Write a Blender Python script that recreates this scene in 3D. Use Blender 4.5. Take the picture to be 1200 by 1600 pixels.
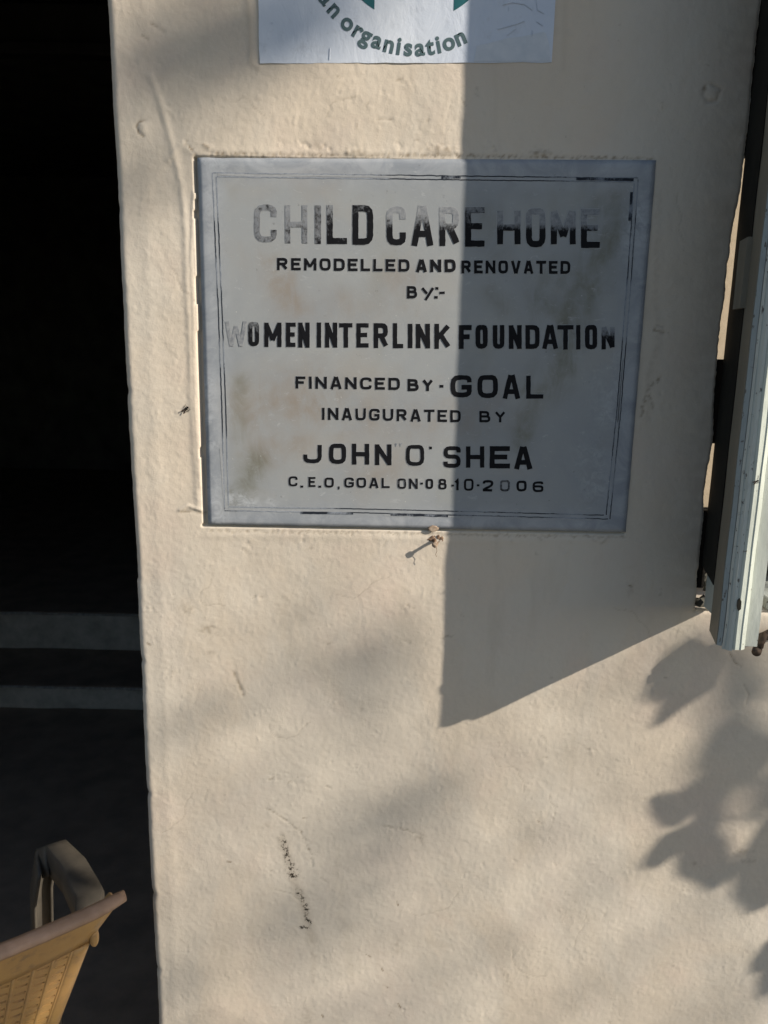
import bpy, bmesh, math, random
import numpy as np
from mathutils import Vector, Matrix, noise as mn
random.seed(7); rng = np.random.default_rng(11)
for o in list(bpy.data.objects): bpy.data.objects.remove(o)
SC = bpy.context.scene
COL = SC.collection

# ------------------------------------------------------------------ camera
CAM = np.array([0, -1.1227, 1.5])
RC = np.array([[.99983, .00524, .01782], [.01853, -.21313, -.97685], [-.00132, .97701, -.21319]]).T
F_PX = 1256.0
cd = bpy.data.cameras.new('camera'); cam = bpy.data.objects.new('camera', cd); COL.objects.link(cam)
cd.sensor_fit = 'VERTICAL'; cd.sensor_height = 36; cd.lens = F_PX / 1600 * 36
cd.clip_start = .01; cd.clip_end = 2000
r_, d_, f_ = RC[:, 0], RC[:, 1], RC[:, 2]
m = Matrix(((r_[0], -d_[0], -f_[0]), (r_[1], -d_[1], -f_[1]), (r_[2], -d_[2], -f_[2])))
cam.matrix_world = Matrix.Translation(Vector(CAM)) @ m.to_quaternion().to_matrix().to_4x4()
SC.camera = cam
cd.dof.use_dof = True; cd.dof.focus_distance = 1.16; cd.dof.aperture_fstop = 9.0

# ------------------------------------------------------------------ light
SUN = Vector((-.809, .376, -.452)).normalized()          # travel direction
s = -SUN
w = bpy.data.worlds.new('World'); SC.world = w; w.use_nodes = True
nt = w.node_tree; bg = nt.nodes['Background']
sky = nt.nodes.new('ShaderNodeTexSky'); sky.sky_type = 'NISHITA'; sky.sun_disc = False
sky.sun_elevation = math.asin(s.z); sky.sun_rotation = math.atan2(s.x, s.y)
sky.dust_density = 1.0; sky.ozone_density = 1.3
nt.links.new(sky.outputs[0], bg.inputs[0]); bg.inputs[1].default_value = .083
sl = bpy.data.lights.new('sun', 'SUN'); sl.energy = 5.0; sl.angle = math.radians(.53); sl.color = (1, .895, .765)
so = bpy.data.objects.new('sun', sl); COL.objects.link(so)
so.rotation_euler = SUN.to_track_quat('-Z', 'Y').to_euler(); so.location = (5, -5, 6)
SC.view_settings.view_transform = 'Standard'; SC.view_settings.look = 'None'
SC.view_settings.exposure = 0.46; SC.view_settings.gamma = 1
SC.view_settings.use_curve_mapping = False
SC.render.engine = 'CYCLES'

# ------------------------------------------------------------------ helpers
def at(px, py, v=0.0, ax=1):
    """a photo point carried on to the plane y = v (or z = v)"""
    d = RC @ np.array([px - 600., py - 800., F_PX]); t = (v - CAM[ax]) / d[ax]
    return Vector((CAM + d * t).tolist())
def link(o, parent=None):
    COL.objects.link(o)
    if parent is not None: o.parent = parent
    return o
def tag(o, label=None, cat=None, group=None, kind=None):
    if label: o['label'] = label
    if cat: o['category'] = cat
    if group: o['group'] = group
    if kind: o['kind'] = kind
    return o
def empty(name, loc, rz=0):
    o = bpy.data.objects.new(name, None); o.location = loc; o.rotation_euler = (0, 0, rz)
    o.empty_display_size = .05; return link(o)
def mesh(name, verts, faces, mat, parent=None, smooth=False):
    me = bpy.data.meshes.new(name); me.from_pydata([tuple(v) for v in verts], [], faces); me.update()
    if mat: me.materials.append(mat)
    if smooth: me.polygons.foreach_set('use_smooth', [True] * len(me.polygons))
    o = bpy.data.objects.new(name, me); return link(o, parent)
def bm_obj(name, bm, mat, parent=None, smooth=False):
    bmesh.ops.recalc_face_normals(bm, faces=bm.faces)
    me = bpy.data.meshes.new(name); bm.to_mesh(me); bm.free()
    if mat: me.materials.append(mat)
    if smooth: me.polygons.foreach_set('use_smooth', [True] * len(me.polygons))
    return link(bpy.data.objects.new(name, me), parent)
def add_box(bm, a, b, bevel=0, segs=2):
    t = bmesh.new(); bmesh.ops.create_cube(t, size=1)
    for v in t.verts:
        v.co = Vector([(a[i] + b[i]) / 2 + v.co[i] * abs(b[i] - a[i]) for i in range(3)])
    if bevel: bmesh.ops.bevel(t, geom=t.edges[:] , offset=bevel, segments=segs, affect='EDGES', profile=.5)
    me = bpy.data.meshes.new('t'); t.to_mesh(me); t.free(); bm.from_mesh(me); bpy.data.meshes.remove(me)
def add_prism(bm, pts, z0, z1, div=1, wob=0):
    """vertical prism from a plan outline, divided in height so that it can be slightly uneven"""
    rows = []
    for k in range(div + 1):
        z = z0 + (z1 - z0) * k / div
        rows.append([bm.verts.new((p[0] + (mn.noise((p[0] * 90, z * 14, 1)) * wob), p[1] + mn.noise((p[1] * 90, z * 14, 7)) * wob, z)) for p in pts])
    n = len(pts)
    for a, b in zip(rows, rows[1:]):
        for i in range(n): bm.faces.new((a[i], a[(i + 1) % n], b[(i + 1) % n], b[i]))
    bm.faces.new(rows[0]); bm.faces.new(rows[-1])
def add_tube(bm, pts, rad, n=8, caps=True):
    pts = [Vector(p) for p in pts]
    if not hasattr(rad, '__len__'): rad = [rad] * len(pts)
    rings = []; up = Vector((.13, .21, .97)).normalized()
    for i, p in enumerate(pts):
        d = (pts[min(i + 1, len(pts) - 1)] - pts[max(i - 1, 0)]).normalized()
        u = d.cross(up)
        if u.length < .05: u = d.cross(Vector((1, 0, 0)))
        u.normalize(); v = d.cross(u)
        rings.append([bm.verts.new(p + (u * math.cos(a) + v * math.sin(a)) * rad[i]) for a in [2 * math.pi * k / n for k in range(n)]])
    for a, b in zip(rings, rings[1:]):
        for k in range(n): bm.faces.new((a[k], a[(k + 1) % n], b[(k + 1) % n], b[k]))
    if caps: bm.faces.new(rings[0]); bm.faces.new(rings[-1])

class N:
    """tiny node-graph helper"""
    def __init__(self, name, rough=.7, spec=.3):
        self.m = bpy.data.materials.new(name); self.m.use_nodes = True
        self.t = self.m.node_tree; self.b = self.t.nodes['Principled BSDF']
        self.b.inputs['Roughness'].default_value = rough
        self.b.inputs['Specular IOR Level'].default_value = spec
        self.tc = self.t.nodes.new('ShaderNodeTexCoord')
    def L(self, a, b): self.t.links.new(a, b)
    def put(self, sock, v):
        if hasattr(v, 'node'): self.L(v, sock)
        else: sock.default_value = v
    def noise(self, scale, detail=4, rough=.55, scl=(1, 1, 1), dist=0, co=None):
        mp = self.t.nodes.new('ShaderNodeMapping'); self.L(co or self.tc.outputs['Object'], mp.inputs[0]); mp.inputs[3].default_value = scl
        mp.inputs[1].default_value = (random.random() * 9, random.random() * 9, random.random() * 9)
        n = self.t.nodes.new('ShaderNodeTexNoise'); self.L(mp.outputs[0], n.inputs[0])
        n.inputs['Scale'].default_value = scale; n.inputs['Detail'].default_value = detail
        n.inputs['Roughness'].default_value = rough; n.inputs['Distortion'].default_value = dist
        return n.outputs[0]
    def ramp(self, fac, stops):
        r = self.t.nodes.new('ShaderNodeValToRGB'); self.L(fac, r.inputs[0])
        els = r.color_ramp.elements
        while len(els) < len(stops): els.new(.5)
        for e, (p, c) in zip(els, stops):
            e.position = p; e.color = (c, c, c, 1) if not hasattr(c, '__len__') else (*c, 1)
        return r.outputs[0]
    def mix(self, f, a, b, mode='MIX'):
        n = self.t.nodes.new('ShaderNodeMix'); n.data_type = 'RGBA'; n.blend_type = mode
        self.put(n.inputs[0], f)
        self.put(n.inputs[6], a if hasattr(a, 'node') else (*a, 1)); self.put(n.inputs[7], b if hasattr(b, 'node') else (*b, 1))
        return n.outputs[2]
    def math(self, op, a, b=0, clamp=False):
        n = self.t.nodes.new('ShaderNodeMath'); n.operation = op; n.use_clamp = clamp
        self.put(n.inputs[0], a); self.put(n.inputs[1], b); return n.outputs[0]
    def attr(self, name):
        n = self.t.nodes.new('ShaderNodeAttribute'); n.attribute_name = name; return n.outputs['Fac']
    def sep(self, co=None):
        n = self.t.nodes.new('ShaderNodeSeparateXYZ'); self.L(co or self.tc.outputs['Object'], n.inputs[0]); return n.outputs
    def bump(self, h, strength, dist, prev=None):
        n = self.t.nodes.new('ShaderNodeBump'); self.put(n.inputs['Height'], h)
        n.inputs['Strength'].default_value = strength; n.inputs['Distance'].default_value = dist
        if prev is not None: self.L(prev, n.inputs['Normal'])
        return n.outputs[0]
    def done(self, col, normal=None, rough=None):
        self.put(self.b.inputs['Base Color'], col if hasattr(col, 'node') else (*col, 1))
        if normal is not None: self.L(normal, self.b.inputs['Normal'])
        if rough is not None: self.put(self.b.inputs['Roughness'], rough)
        return self.m

# ------------------------------------------------------------------ materials
def mat_plaster():
    g = N('painted_plaster', .62, .28)
    big = g.noise(4.5, 4, .5); mid = g.noise(38, 4, .6); fine = g.noise(420, 4, .65)
    c = g.mix(g.ramp(big, [(.35, 0), (.68, 1)]), (.605, .53, .43), (.56, .508, .428))
    c = g.mix(g.ramp(g.noise(9, 3), [(.5, 0), (.8, .5)]), c, (.59, .48, .41))
    c = g.mix(g.ramp(mid, [(.55, 0), (.85, .35)]), c, (.45, .40, .33))
    c = g.mix(g.ramp(g.noise(1500, 2), [(.3, .18), (.55, 0)]), c, (.36, .32, .27))
    c = g.mix(g.ramp(g.noise(3.2, 5, .62, scl=(1, 1, .6), dist=.5), [(.47, 0), (.56, .55)]), c, (.57, .53, .46))
    c = g.mix(g.ramp(g.noise(14, 5, .6, scl=(1.6, 1, .35)), [(.56, 0), (.70, .28)]), c, (.44, .39, .31))
    tiny = g.ramp(g.noise(150, 2, .4), [(.73, 0), (.80, .5)])
    c = g.mix(tiny, c, (.42, .36, .29))
    c = g.mix(g.attr('dirt'), c, (.25, .20, .14))
    mo = g.math('MULTIPLY', g.attr('mould'), g.ramp(g.noise(190, 6, .75), [(.49, 0), (.54, 1)]), True)
    c = g.mix(mo, c, (.035, .028, .02))
    n = g.bump(g.noise(170, 5, .6), .45, .0010)
    n = g.bump(fine, .35, .0005, n)
    return g.done(c, n)
def mat_marble():
    g = N('weathered_marble', .36, .42)
    x, y, z = g.sep()
    big = g.noise(6, 5, .6, dist=.6)
    c = g.mix(g.ramp(big, [(.38, 0), (.62, 1)]), (.305, .322, .328), (.262, .284, .302))
    st = g.noise(7.5, 4, .55, dist=.3)
    c = g.mix(g.ramp(st, [(.52, 0), (.70, .4)]), c, (.30, .27, .23))
    st2 = g.noise(6.0, 4, .6, scl=(1, 1, .6), dist=.5)
    c = g.mix(g.ramp(st2, [(.56, 0), (.72, .5)]), c, (.23, .23, .19))
    stn = g.ramp(g.noise(32, 6, .7, scl=(1, 1, .5), dist=.8), [(.36, .25), (.62, 1)])
    c = g.mix(g.math('MULTIPLY', g.math('MULTIPLY', g.attr('brown_stain'), stn), .72), c, (.235, .19, .145)); c = g.mix(g.math('MULTIPLY', g.math('MULTIPLY', g.attr('green_stain'), stn), .85), c, (.135, .135, .10))
    # outer margin of the slab is bluer and streaked
    ex = g.math('ABSOLUTE', x); ez = g.math('ABSOLUTE', z)
    e = g.math('MAXIMUM', g.math('ADD', ex, -.300), g.math('ADD', ez, -.250))
    e = g.math('ADD', e, g.math('MULTIPLY', g.math('ADD', g.noise(30, 3), -.5), .012))
    rim = g.ramp(g.math('MULTIPLY', g.math('ADD', e, .060), 16, True), [(.25, 0), (.75, 1)])
    blue = g.mix(g.ramp(g.noise(22, 5, .65, dist=1), [(.4, 0), (.62, 1)]), (.245, .272, .310), (.36, .385, .42))
    c = g.mix(g.math('MULTIPLY', rim, .75), c, blue)
    c = g.mix(g.math('MULTIPLY', g.attr('bloom'), g.ramp(g.noise(90, 5, .7, dist=1.2), [(.42, 0), (.6, 1)])), c, (.44, .47, .50))
    sc = g.ramp(g.noise(60, 6, .75, scl=(1, 1, 2.2), dist=.6), [(.60, 0), (.70, .55)])
    c = g.mix(sc, c, (.40, .42, .44))
    sp = g.ramp(g.noise(230, 2, .5), [(.74, 0), (.79, .9)])
    c = g.mix(sp, c, (.50, .50, .48))
    dk = g.ramp(g.noise(120, 4, .6), [(.68, 0), (.76, .5)])
    c = g.mix(dk, c, (.12, .12, .12))
    n = g.bump(g.noise(40, 5, .6), .25, .0008); n = g.bump(g.noise(500, 3, .6), .22, .0004, n)
    return g.done(c, n, g.ramp(big, [(.3, .30), (.7, .5)]))
def mat_worn_ink(name='worn_black_paint', ink=(.0065, .007, .009), bare=(.275, .29, .305)):
    g = N(name, .6, .12)
    wv = g.attr('wear')
    n = g.noise(210, 5, .68); n2 = g.noise(900, 2, .5, scl=(2.2, 1, .18)); n3 = g.noise(48, 3, .6)
    nn = g.math('ADD', g.math('MULTIPLY', n, .5), g.math('ADD', g.math('MULTIPLY', n2, .22), g.math('MULTIPLY', n3, .28)))
    v = g.math('ADD', wv, g.math('MULTIPLY', g.math('ADD', nn, -.5), 1.9))
    f = g.ramp(v, [(.38, 0), (.68, 1)])
    b = g.mix(g.ramp(n, [(.35, 0), (.65, 1)]), bare, (bare[0] * .62, bare[1] * .64, bare[2] * .68))
    i = g.mix(g.ramp(g.noise(600, 3), [(.6, 0), (.8, .5)]), ink, (.035, .035, .04))
    return g.done(g.mix(f, i, b), g.bump(n, .25, .0004))
def mat_paint(name, col, chip=(.10, .09, .08), amt=.72, dirt=(.3, .3, .26), rough=.5, scl=(1, 1, .25)):
    g = N(name, rough, .35)
    c = g.mix(g.ramp(g.noise(30, 5, .6, scl=scl), [(.4, 0), (.75, .7)]), col, dirt)
    c = g.mix(g.ramp(g.noise(150, 4, .6, scl=scl), [(.55, 0), (.7, .35)]), c, tuple(k * .6 for k in col))
    c = g.mix(g.ramp(g.noise(170, 5, .65, scl=(1, 1, .5)), [(amt - .035, 0), (amt, 1)]), c, chip)
    return g.done(c, g.bump(g.noise(220, 5, .6, scl=scl), .5, .0010))
def mat_simple(name, col, col2, scale=20, rough=.8, bump=.3, bd=.002, spec=.3, scl=(1, 1, 1)):
    g = N(name, rough, spec); n = g.noise(scale, 6, .6, scl=scl)
    return g.done(g.mix(g.ramp(n, [(.35, 0), (.68, 1)]), col, col2), g.bump(n, bump, bd))
M = dict(
    plaster=mat_plaster(), marble=mat_marble(), ink=mat_worn_ink(),
    groove=mat_worn_ink('engraved_line_paint', (.02, .025, .035), (.30, .33, .37)),
    scar=mat_simple('bare_engraving', (.285, .30, .315), (.335, .355, .37), 200, .6, .3, .0004),
    white=mat_paint('white_window_paint', (.55, .60, .545), amt=.70, dirt=(.43, .47, .42)),
    white2=mat_paint('white_window_paint_aged', (.50, .54, .50), amt=.71, dirt=(.40, .42, .39)),
    blue=mat_paint('shaded_edge_paint', (.29, .33, .335), amt=.64, dirt=(.30, .36, .37)),  # blue-grey shade of the chamfer turned from the sun, put into the paint
    blue2=mat_paint('pale_blue_paint', (.50, .535, .50), amt=.66, dirt=(.36, .41, .41)),
    drab=mat_paint('shaded_old_paint', (.21, .195, .155), amt=.8, dirt=(.15, .14, .11)),  # old paint with the shade of the leaf's left face mixed in
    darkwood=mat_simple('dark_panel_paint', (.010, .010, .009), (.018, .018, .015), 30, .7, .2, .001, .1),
    iron=mat_simple('rusty_iron', (.06, .045, .035), (.16, .11, .08), 140, .75, .6, .001),
    hinge_and_filler=mat_simple('black_iron_and_filler', (.006, .006, .006), (.014, .012, .01), 140, .7, .5, .001, .1),
    cream=mat_simple('cream_jamb_paint', (.50, .43, .33), (.44, .38, .28), 60, .7, .4, .0012),
    brownwood=mat_simple('bare_brown_wood', (.13, .06, .025), (.07, .035, .016), 60, .7, .4, .001, scl=(1, 1, .1)),
    rubble=mat_simple('grey_broken_render', (.14, .14, .12), (.07, .07, .06), 60, .9, 1, .004),
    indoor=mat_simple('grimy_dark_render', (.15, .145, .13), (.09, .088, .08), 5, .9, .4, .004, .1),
    stone=mat_simple('dark_stone_floor', (.28, .235, .185), (.19, .16, .13), 9, .85, .4, .003, .15),
    step=mat_simple('worn_cement_step', (.50, .49, .44), (.32, .32, .28), 16, .8, .5, .003, .2),
    nosing=mat_simple('rubbed_step_edge', (.42, .43, .41), (.2, .2, .19), 60, .7, .5, .002, .25),
    ground=mat_simple('dusty_yard', (.13, .12, .10), (.09, .085, .07), 2.2, .95, .5, .02, .1),
    bark=mat_simple('bark', (.10, .075, .05), (.05, .04, .03), 18, .95, 1, .01, .1),
    brown=mat_simple('brown_grime', (.12, .07, .045), (.28, .20, .14), 180, .9, .8, .001, .1),
)
def mat_leaf():
    g = N('leaf_green', .5, .4)
    c = g.mix(g.ramp(g.noise(3, 3), [(.35, 0), (.65, 1)]), (.045, .085, .022), (.085, .12, .035))
    return g.done(c)
M['leaf'] = mat_leaf()
M['nailhead'] = mat_simple('grubby_paint', (.42, .34, .26), (.24, .17, .12), 260, .8, .7, .001, .2)
def mat_plastic():
    g = N('tan_plastic', .42, .45)
    c = g.mix(g.ramp(g.noise(9, 5, .6), [(.35, 0), (.7, 1)]), (.50, .30, .105), (.40, .235, .10))
    c = g.mix(g.ramp(g.noise(60, 6, .7), [(.52, 0), (.72, .7)]), c, (.23, .15, .09))
    return g.done(c, g.bump(g.noise(70, 4), .25, .001), g.ramp(g.noise(40, 4), [(.3, .35), (.7, .6)]))
M['plastic'] = mat_plastic()
M['plastic_rim'] = mat_simple('dusty_plastic_rim', (.40, .265, .185), (.30, .19, .12), 45, .55, .3, .001, .35)
M['plastic_arm'] = mat_simple('shaded_plastic_arm', (.085, .075, .06), (.05, .045, .038), 30, .5, .3, .001, .4)  # doorway shade put into the arm's colour, darker than the tan plastic
def mat_sheet():
    g = N('glossy_white_sheet', .27, .55)
    c = g.mix(g.ramp(g.noise(7, 4, .6), [(.35, 0), (.7, 1)]), (.62, .67, .74), (.52, .58, .68))
    c = g.mix(g.ramp(g.noise(45, 5, .7), [(.58, 0), (.75, .6)]), c, (.42, .46, .52))
    return g.done(c, g.bump(g.noise(26, 5, .6, scl=(1, 1, .6), dist=.6), .6, .003))
M['sheet'] = mat_sheet()
M['sheet_white'] = mat_simple('white_print', (.74, .75, .76), (.68, .70, .72), 30, .35, .2, .0008, .5)
M['scuff'] = mat_simple('peeled_tape', (.56, .60, .65), (.48, .53, .59), 70, .4, .5, .001, .5)
M['teal'] = mat_simple('teal_print', (.012, .085, .10), (.018, .11, .125), 60, .4, .2, .0005, .4)
M['print_grey'] = mat_simple('slate_print', (.060, .105, .115), (.085, .13, .14), 90, .45, .2, .0005, .4)

# ------------------------------------------------------------------ ground
g = mesh('ground', [(-400, -400, -.16), (400, -400, -.16), (400, 400, -.16), (-400, 400, -.16)], [(0, 1, 2, 3)], M['ground']); tag(g, kind='structure')
bm = bmesh.new(); add_box(bm, (-4, -1.9, -.155), (4, -.0, -.02), .01)
tag(bm_obj('pavement', bm, mat_simple('cement_apron', (.20, .19, .17), (.15, .145, .13), 6, .9, .4, .004)), kind='structure')

# ------------------------------------------------------------------ plastered wall
XL0, XR0, ZS = -.3635, .4570, 1.118          # door-side edge, window-side edge, sill height
DX = .002
def spectral(nz, nx, lam, aniso=1.0, width=.5, seed=0):
    r = np.random.default_rng(seed); w_ = np.fft.fft2(r.standard_normal((nz, nx)))
    fz = np.fft.fftfreq(nz, DX)[:, None]; fx = np.fft.fftfreq(nx, DX)[None, :]
    k = np.sqrt((fz * aniso) ** 2 + fx ** 2) + 1e-9
    q = np.exp(-.5 * (np.log(k * lam) / width) ** 2)
    h = np.real(np.fft.ifft2(w_ * q)); return h / h.std()
xs_f = np.arange(XL0, .690, DX); IR = int(round((XR0 - XL0) / DX))
zs_f = np.arange(.35, 1.96, DX); JS = int(round((ZS - .35) / DX))
xs = np.concatenate([xs_f, [.72, .8, 1, 1.5, 2.2, 3.2]]); zs_lo = [-.16, 0, .15, .28]
zs = np.concatenate([zs_lo, zs_f, [2.0, 2.1, 2.25, 2.5, 2.9]]); JS += 4
nx, nz = len(xs), len(zs)
nxf, nzf = len(xs_f), len(zs_f)
X, Z = np.meshgrid(xs_f, zs_f)
H = (.000058 * spectral(nzf, nxf, .011, 1.15, .45, 1) + .000050 * spectral(nzf, nxf, .022, 1.2, .5, 2)
     + .00010 * spectral(nzf, nxf, .075, 1, .6, 3) + .0006 * spectral(nzf, nxf, .30, 1, .6, 4))
sp = spectral(nzf, nxf, .009, 1, .4, 5); msk = np.clip(spectral(nzf, nxf, .12, 1, .6, 6), 0, 2)
H += .00016 * np.clip(sp - 1.3, 0, 3) * msk                     # scattered blobs of plaster
H -= .00022 * np.clip(-sp - 1.7, 0, 3) * msk                    # and small pits
cr = spectral(nzf, nxf, .026, 1.1, .35, 21); cm = np.clip(spectral(nzf, nxf, .045, 1, .5, 22) - .55, 0, 1.5)
H -= .00017 * np.exp(-(cr / .10) ** 2) * cm                     # fine curling creases in the skim coat
H += .00013 * np.exp(-((cr - .28) / .16) ** 2) * cm
DIRT = np.zeros_like(H); MOULD = np.zeros_like(H)
def P2(px, py): v = at(px, py, 0); return v.x, v.z
def seg_dist(pts):
    """distance to a polyline on the wall, and the way along it"""
    best = np.full_like(X, 9.); tt = np.zeros_like(X)
    pp = [P2(*p[:2]) for p in pts]
    for i, (a, b) in enumerate(zip(pp, pp[1:])):
        dx, dz = b[0] - a[0], b[1] - a[1]; L2 = dx * dx + dz * dz
        t = np.clip(((X - a[0]) * dx + (Z - a[1]) * dz) / L2, 0, 1)
        d = np.hypot(X - a[0] - t * dx, Z - a[1] - t * dz); mk = d < best
        best = np.where(mk, d, best); tt = np.where(mk, (i + t) / (len(pp) - 1), tt)
    return best, tt
def ridge(pts, wdt, amp, dirt=0, jag=0):
    global H, DIRT
    d, t = seg_dist(pts)
    if jag: d = np.abs(d + jag * sp * .001)
    k = np.exp(-(d / wdt) ** 2); H += amp * k
    if dirt: DIRT = np.maximum(DIRT, np.clip(dirt * np.exp(-(d / (wdt * .8)) ** 2), 0, 1))
def blob(px, py, rx, rz, amp=0, dirt=0, rough=0):
    global H, DIRT
    x0, z0 = P2(px, py); q = ((X - x0) / rx) ** 2 + ((Z - z0) / rz) ** 2
    if rough: q = q * np.clip(1 + rough * .35 * sp, .35, 3)
    k = np.exp(-q); H += amp * k; DIRT = np.maximum(DIRT, np.clip(dirt * k, 0, 1))
# the trowelled ridge left of the plaque, and smaller runs of plaster
ridge([(236, 120), (252, 165), (268, 225), (283, 290), (290, 350), (292, 440), (297, 520), (300, 620), (304, 700), (310, 790)], .0045, .0012)
ridge([(262, 250), (285, 225), (300, 238)], .004, .0009)
ridge([(303, 300), (299, 400), (303, 500), (306, 640), (313, 760)], .0022, .0011)
ridge([(225, 0), (231, 400), (247, 800), (262, 1200), (276, 1600)], .010, .0005)
ridge([(365, 1050), (380, 1085)], .003, -.0006, .45)
ridge([(310, 236), (500, 240), (700, 240), (860, 243), (1025, 246)], .006, .0006)
ridge([(325, 836), (520, 838), (640, 842), (760, 846), (980, 842)], .006, .0007)
# cracks, knocks, painted-over nails
ridge([(290, 222), (298, 232), (306, 243)], .0016, -.0010, .7, 1)
ridge([(327, 231), (318, 226)], .0022, .0010, .5); ridge([(318, 236), (332, 238)], .002, -.0006, .5)
ridge([(281, 797), (294, 790), (318, 798)], .0022, .0018); ridge([(283, 800), (300, 799), (320, 803)], .0018, -.0007, .55)
ridge([(226, 189), (217, 190), (213, 198), (217, 208), (224, 213)], .0016, -.0011, .8)
blob(223, 199, .006, .009, .0011)
ridge([(1102, 136), (1098, 148), (1105, 160), (1120, 158), (1126, 140), (1112, 132)], .0022, -.0012, .35); blob(1112, 147, .006, .007, .0009)
blob(1101, 138, .003, .003, 0, .8)
for p in [(403, 938), (475, 1218), (430, 1222), (457, 1228), (640, 955), (700, 1000), (850, 1190), (925, 1175), (520, 1010), (1030, 515)]:
    blob(p[0], p[1], .005, .005, .0005); ridge([(p[0] - 8, p[1] - 3), (p[0] - 2, p[1] - 7), (p[0] + 7, p[1] - 4)], .0015, -.0004, .3, 1)
ridge([(620, 125), (628, 123)], .0018, -.0005, .5); ridge([(590, 186), (612, 187)], .0016, -.0004, .35)
ridge([(237, 38), (246, 42)], .002, -.0006, .4); ridge([(222, 56), (232, 62)], .0015, -.0005, .4); ridge([(250, 47), (256, 50)], .002, -.0005, .4)
ridge([(1028, 300), (1022, 470), (1030, 520), (1012, 590), (1008, 660)], .004, .0004, .12, 1)
ridge([(1032, 590), (1012, 610), (1022, 640)], .002, -.0005, .5, 1); ridge([(1008, 620), (1003, 650)], .0022, -.0004, .5, 1)
ridge([(1022, 516), (1040, 520)], .002, -.0005, .55, 1)
ridge([(1140, 1020), (1148, 1035), (1158, 1042)], .0014, -.0007, .55); ridge([(1162, 1070), (1170, 1085), (1166, 1100)], .0014, -.0006, .45)
ridge([(418, 1263), (440, 1277), (470, 1300), (488, 1340), (487, 1355)], .0013, -.0005, .4, 1)
ridge([(595, 1290), (630, 1296), (652, 1303), (660, 1320)], .0018, -.0004, .3, 1); blob(655, 1308, .007, .005, 0, .35, 1)
ridge([(430, 1390), (455, 1396), (470, 1410)], .0011, -.0004, .3); ridge([(500, 1372), (513, 1380)], .0015, -.0004, .25)
ridge([(940, 330), (960, 332)], .001, 0, .1)
for a, b in [((572, 1492), (580, 1496)), ((596, 1513), (598, 1517)), ((599, 1539), (606, 1543)), ((622, 1568), (626, 1575)), ((607, 1587), (610, 1582)), ((474, 1278), (479, 1279)), ((620, 1408), (622, 1414)), ((983, 915), (988, 917)), ((503, 1586), (505, 1590)), ((355, 1346), (361, 1347)), ((840, 1282), (846, 1286)), ((230, 1005), (236, 1008)), ((845, 243), (853, 245))]:
    ridge([a, b], .0014, -.0002, .95)
blob(325, 983, .011, .007, 0, .42, 1.4); blob(293, 949, .010, .008, 0, .34, 1.4); blob(330, 1020, .008, .005, 0, .22, 1); blob(298, 955, .004, .002, .0006)
blob(985, 920, .005, .010, 0, .2, 1); blob(1160, 1330, .012, .006, 0, .3, 1.5); blob(1170, 1345, .010, .004, 0, .28, 1.5); blob(1085, 1350, .003, .003, 0, .5)
blob(845, 240, .010, .004, .0006, .75, 1); blob(690, 235, .015, .005, .0009, .45, 1.6); blob(555, 240, .012, .004, .0006, .4, 1.6)
blob(420, 1290, .010, .006, 0, .22, 1); blob(620, 1480, .006, .012, 0, .2, 1); blob(490, 1500, .004, .05, 0, .16, 1); blob(480, 1590, .010, .02, 0, .2, 1)
ridge([(330, 241), (520, 243), (700, 243), (1020, 248)], .0017, -.0006, .55, 1.2)
ridge([(330, 829), (520, 832), (640, 834), (980, 839)], .0017, -.0004, .40, 1.2)
for k in range(34):                                              # flakes and chips beneath and above the plaque
    a = random.uniform(330, 960); b = random.choice([random.uniform(836, 862), random.uniform(222, 240)])
    ridge([(a, b), (a + random.uniform(-12, 12), b + random.uniform(2, 9))], random.uniform(.0012, .0024), random.uniform(-.0009, .0009), random.uniform(0, .35), 1)
for k in range(150):
    a = random.uniform(250, 1060); b = random.uniform(880, 1600) if k % 3 else random.uniform(110, 220)
    l = random.uniform(3, 11); th = random.uniform(.3, 1.9)
    ridge([(a, b), (a + l * math.cos(th), b + l * math.sin(th))], random.uniform(.0008, .0018), random.choice([-1, 1]) * random.uniform(.0002, .0005), random.choice([0, 0, 0, .25]), 1)
DIRT *= 1.25 * np.clip(.80 + .35 * spectral(nzf, nxf, .016, 1, .6, 41), .15, 1.25); DIRT = np.clip(DIRT, 0, 1)
for px, py, n_, th in ((330, 905, 12, 1.3), (610, 900, 14, 2.0), (760, 1180, 14, .5), (860, 1240, 12, 1.2), (420, 1130, 13, 1.9), (300, 1240, 12, 1.4), (640, 1420, 14, .9), (920, 1400, 12, 2.2), (360, 160, 10, .3), (560, 150, 10, 2.6), (270, 420, 12, 1.5), (1060, 300, 12, 1.6), (960, 950, 12, .2), (800, 1480, 12, 1.7)):
    pts = [(px, py)]
    for _ in range(n_): th += random.uniform(-.7, .7); pts.append((pts[-1][0] + 7 * math.cos(th), pts[-1][1] + 7 * math.sin(th)))
    ridge(pts, .0009, -.00028, .30)
# black mould run
for pts, wd in (([(441, 1310), (446, 1330), (452, 1352), (458, 1370)], .0035), ([(466, 1392), (474, 1408), (479, 1424)], .0032), ([(478, 1432), (483, 1442)], .0030), ([(470, 1448), (482, 1450)], .0025), ([(455, 1355), (458, 1366)], .0060)):
    d, t = seg_dist(pts); MOULD = np.maximum(MOULD, np.exp(-(d / (wd * 1.15)) ** 2) * 1.7 * np.clip(.8 + .5 * spectral(nzf, nxf, .012, 1, .5, 31), 0, 1.2))
d, t = seg_dist([(441, 1310), (458, 1370), (479, 1430), (488, 1470)]); DIRT = np.maximum(DIRT, .28 * np.exp(-(d / .008) ** 2))
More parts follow.
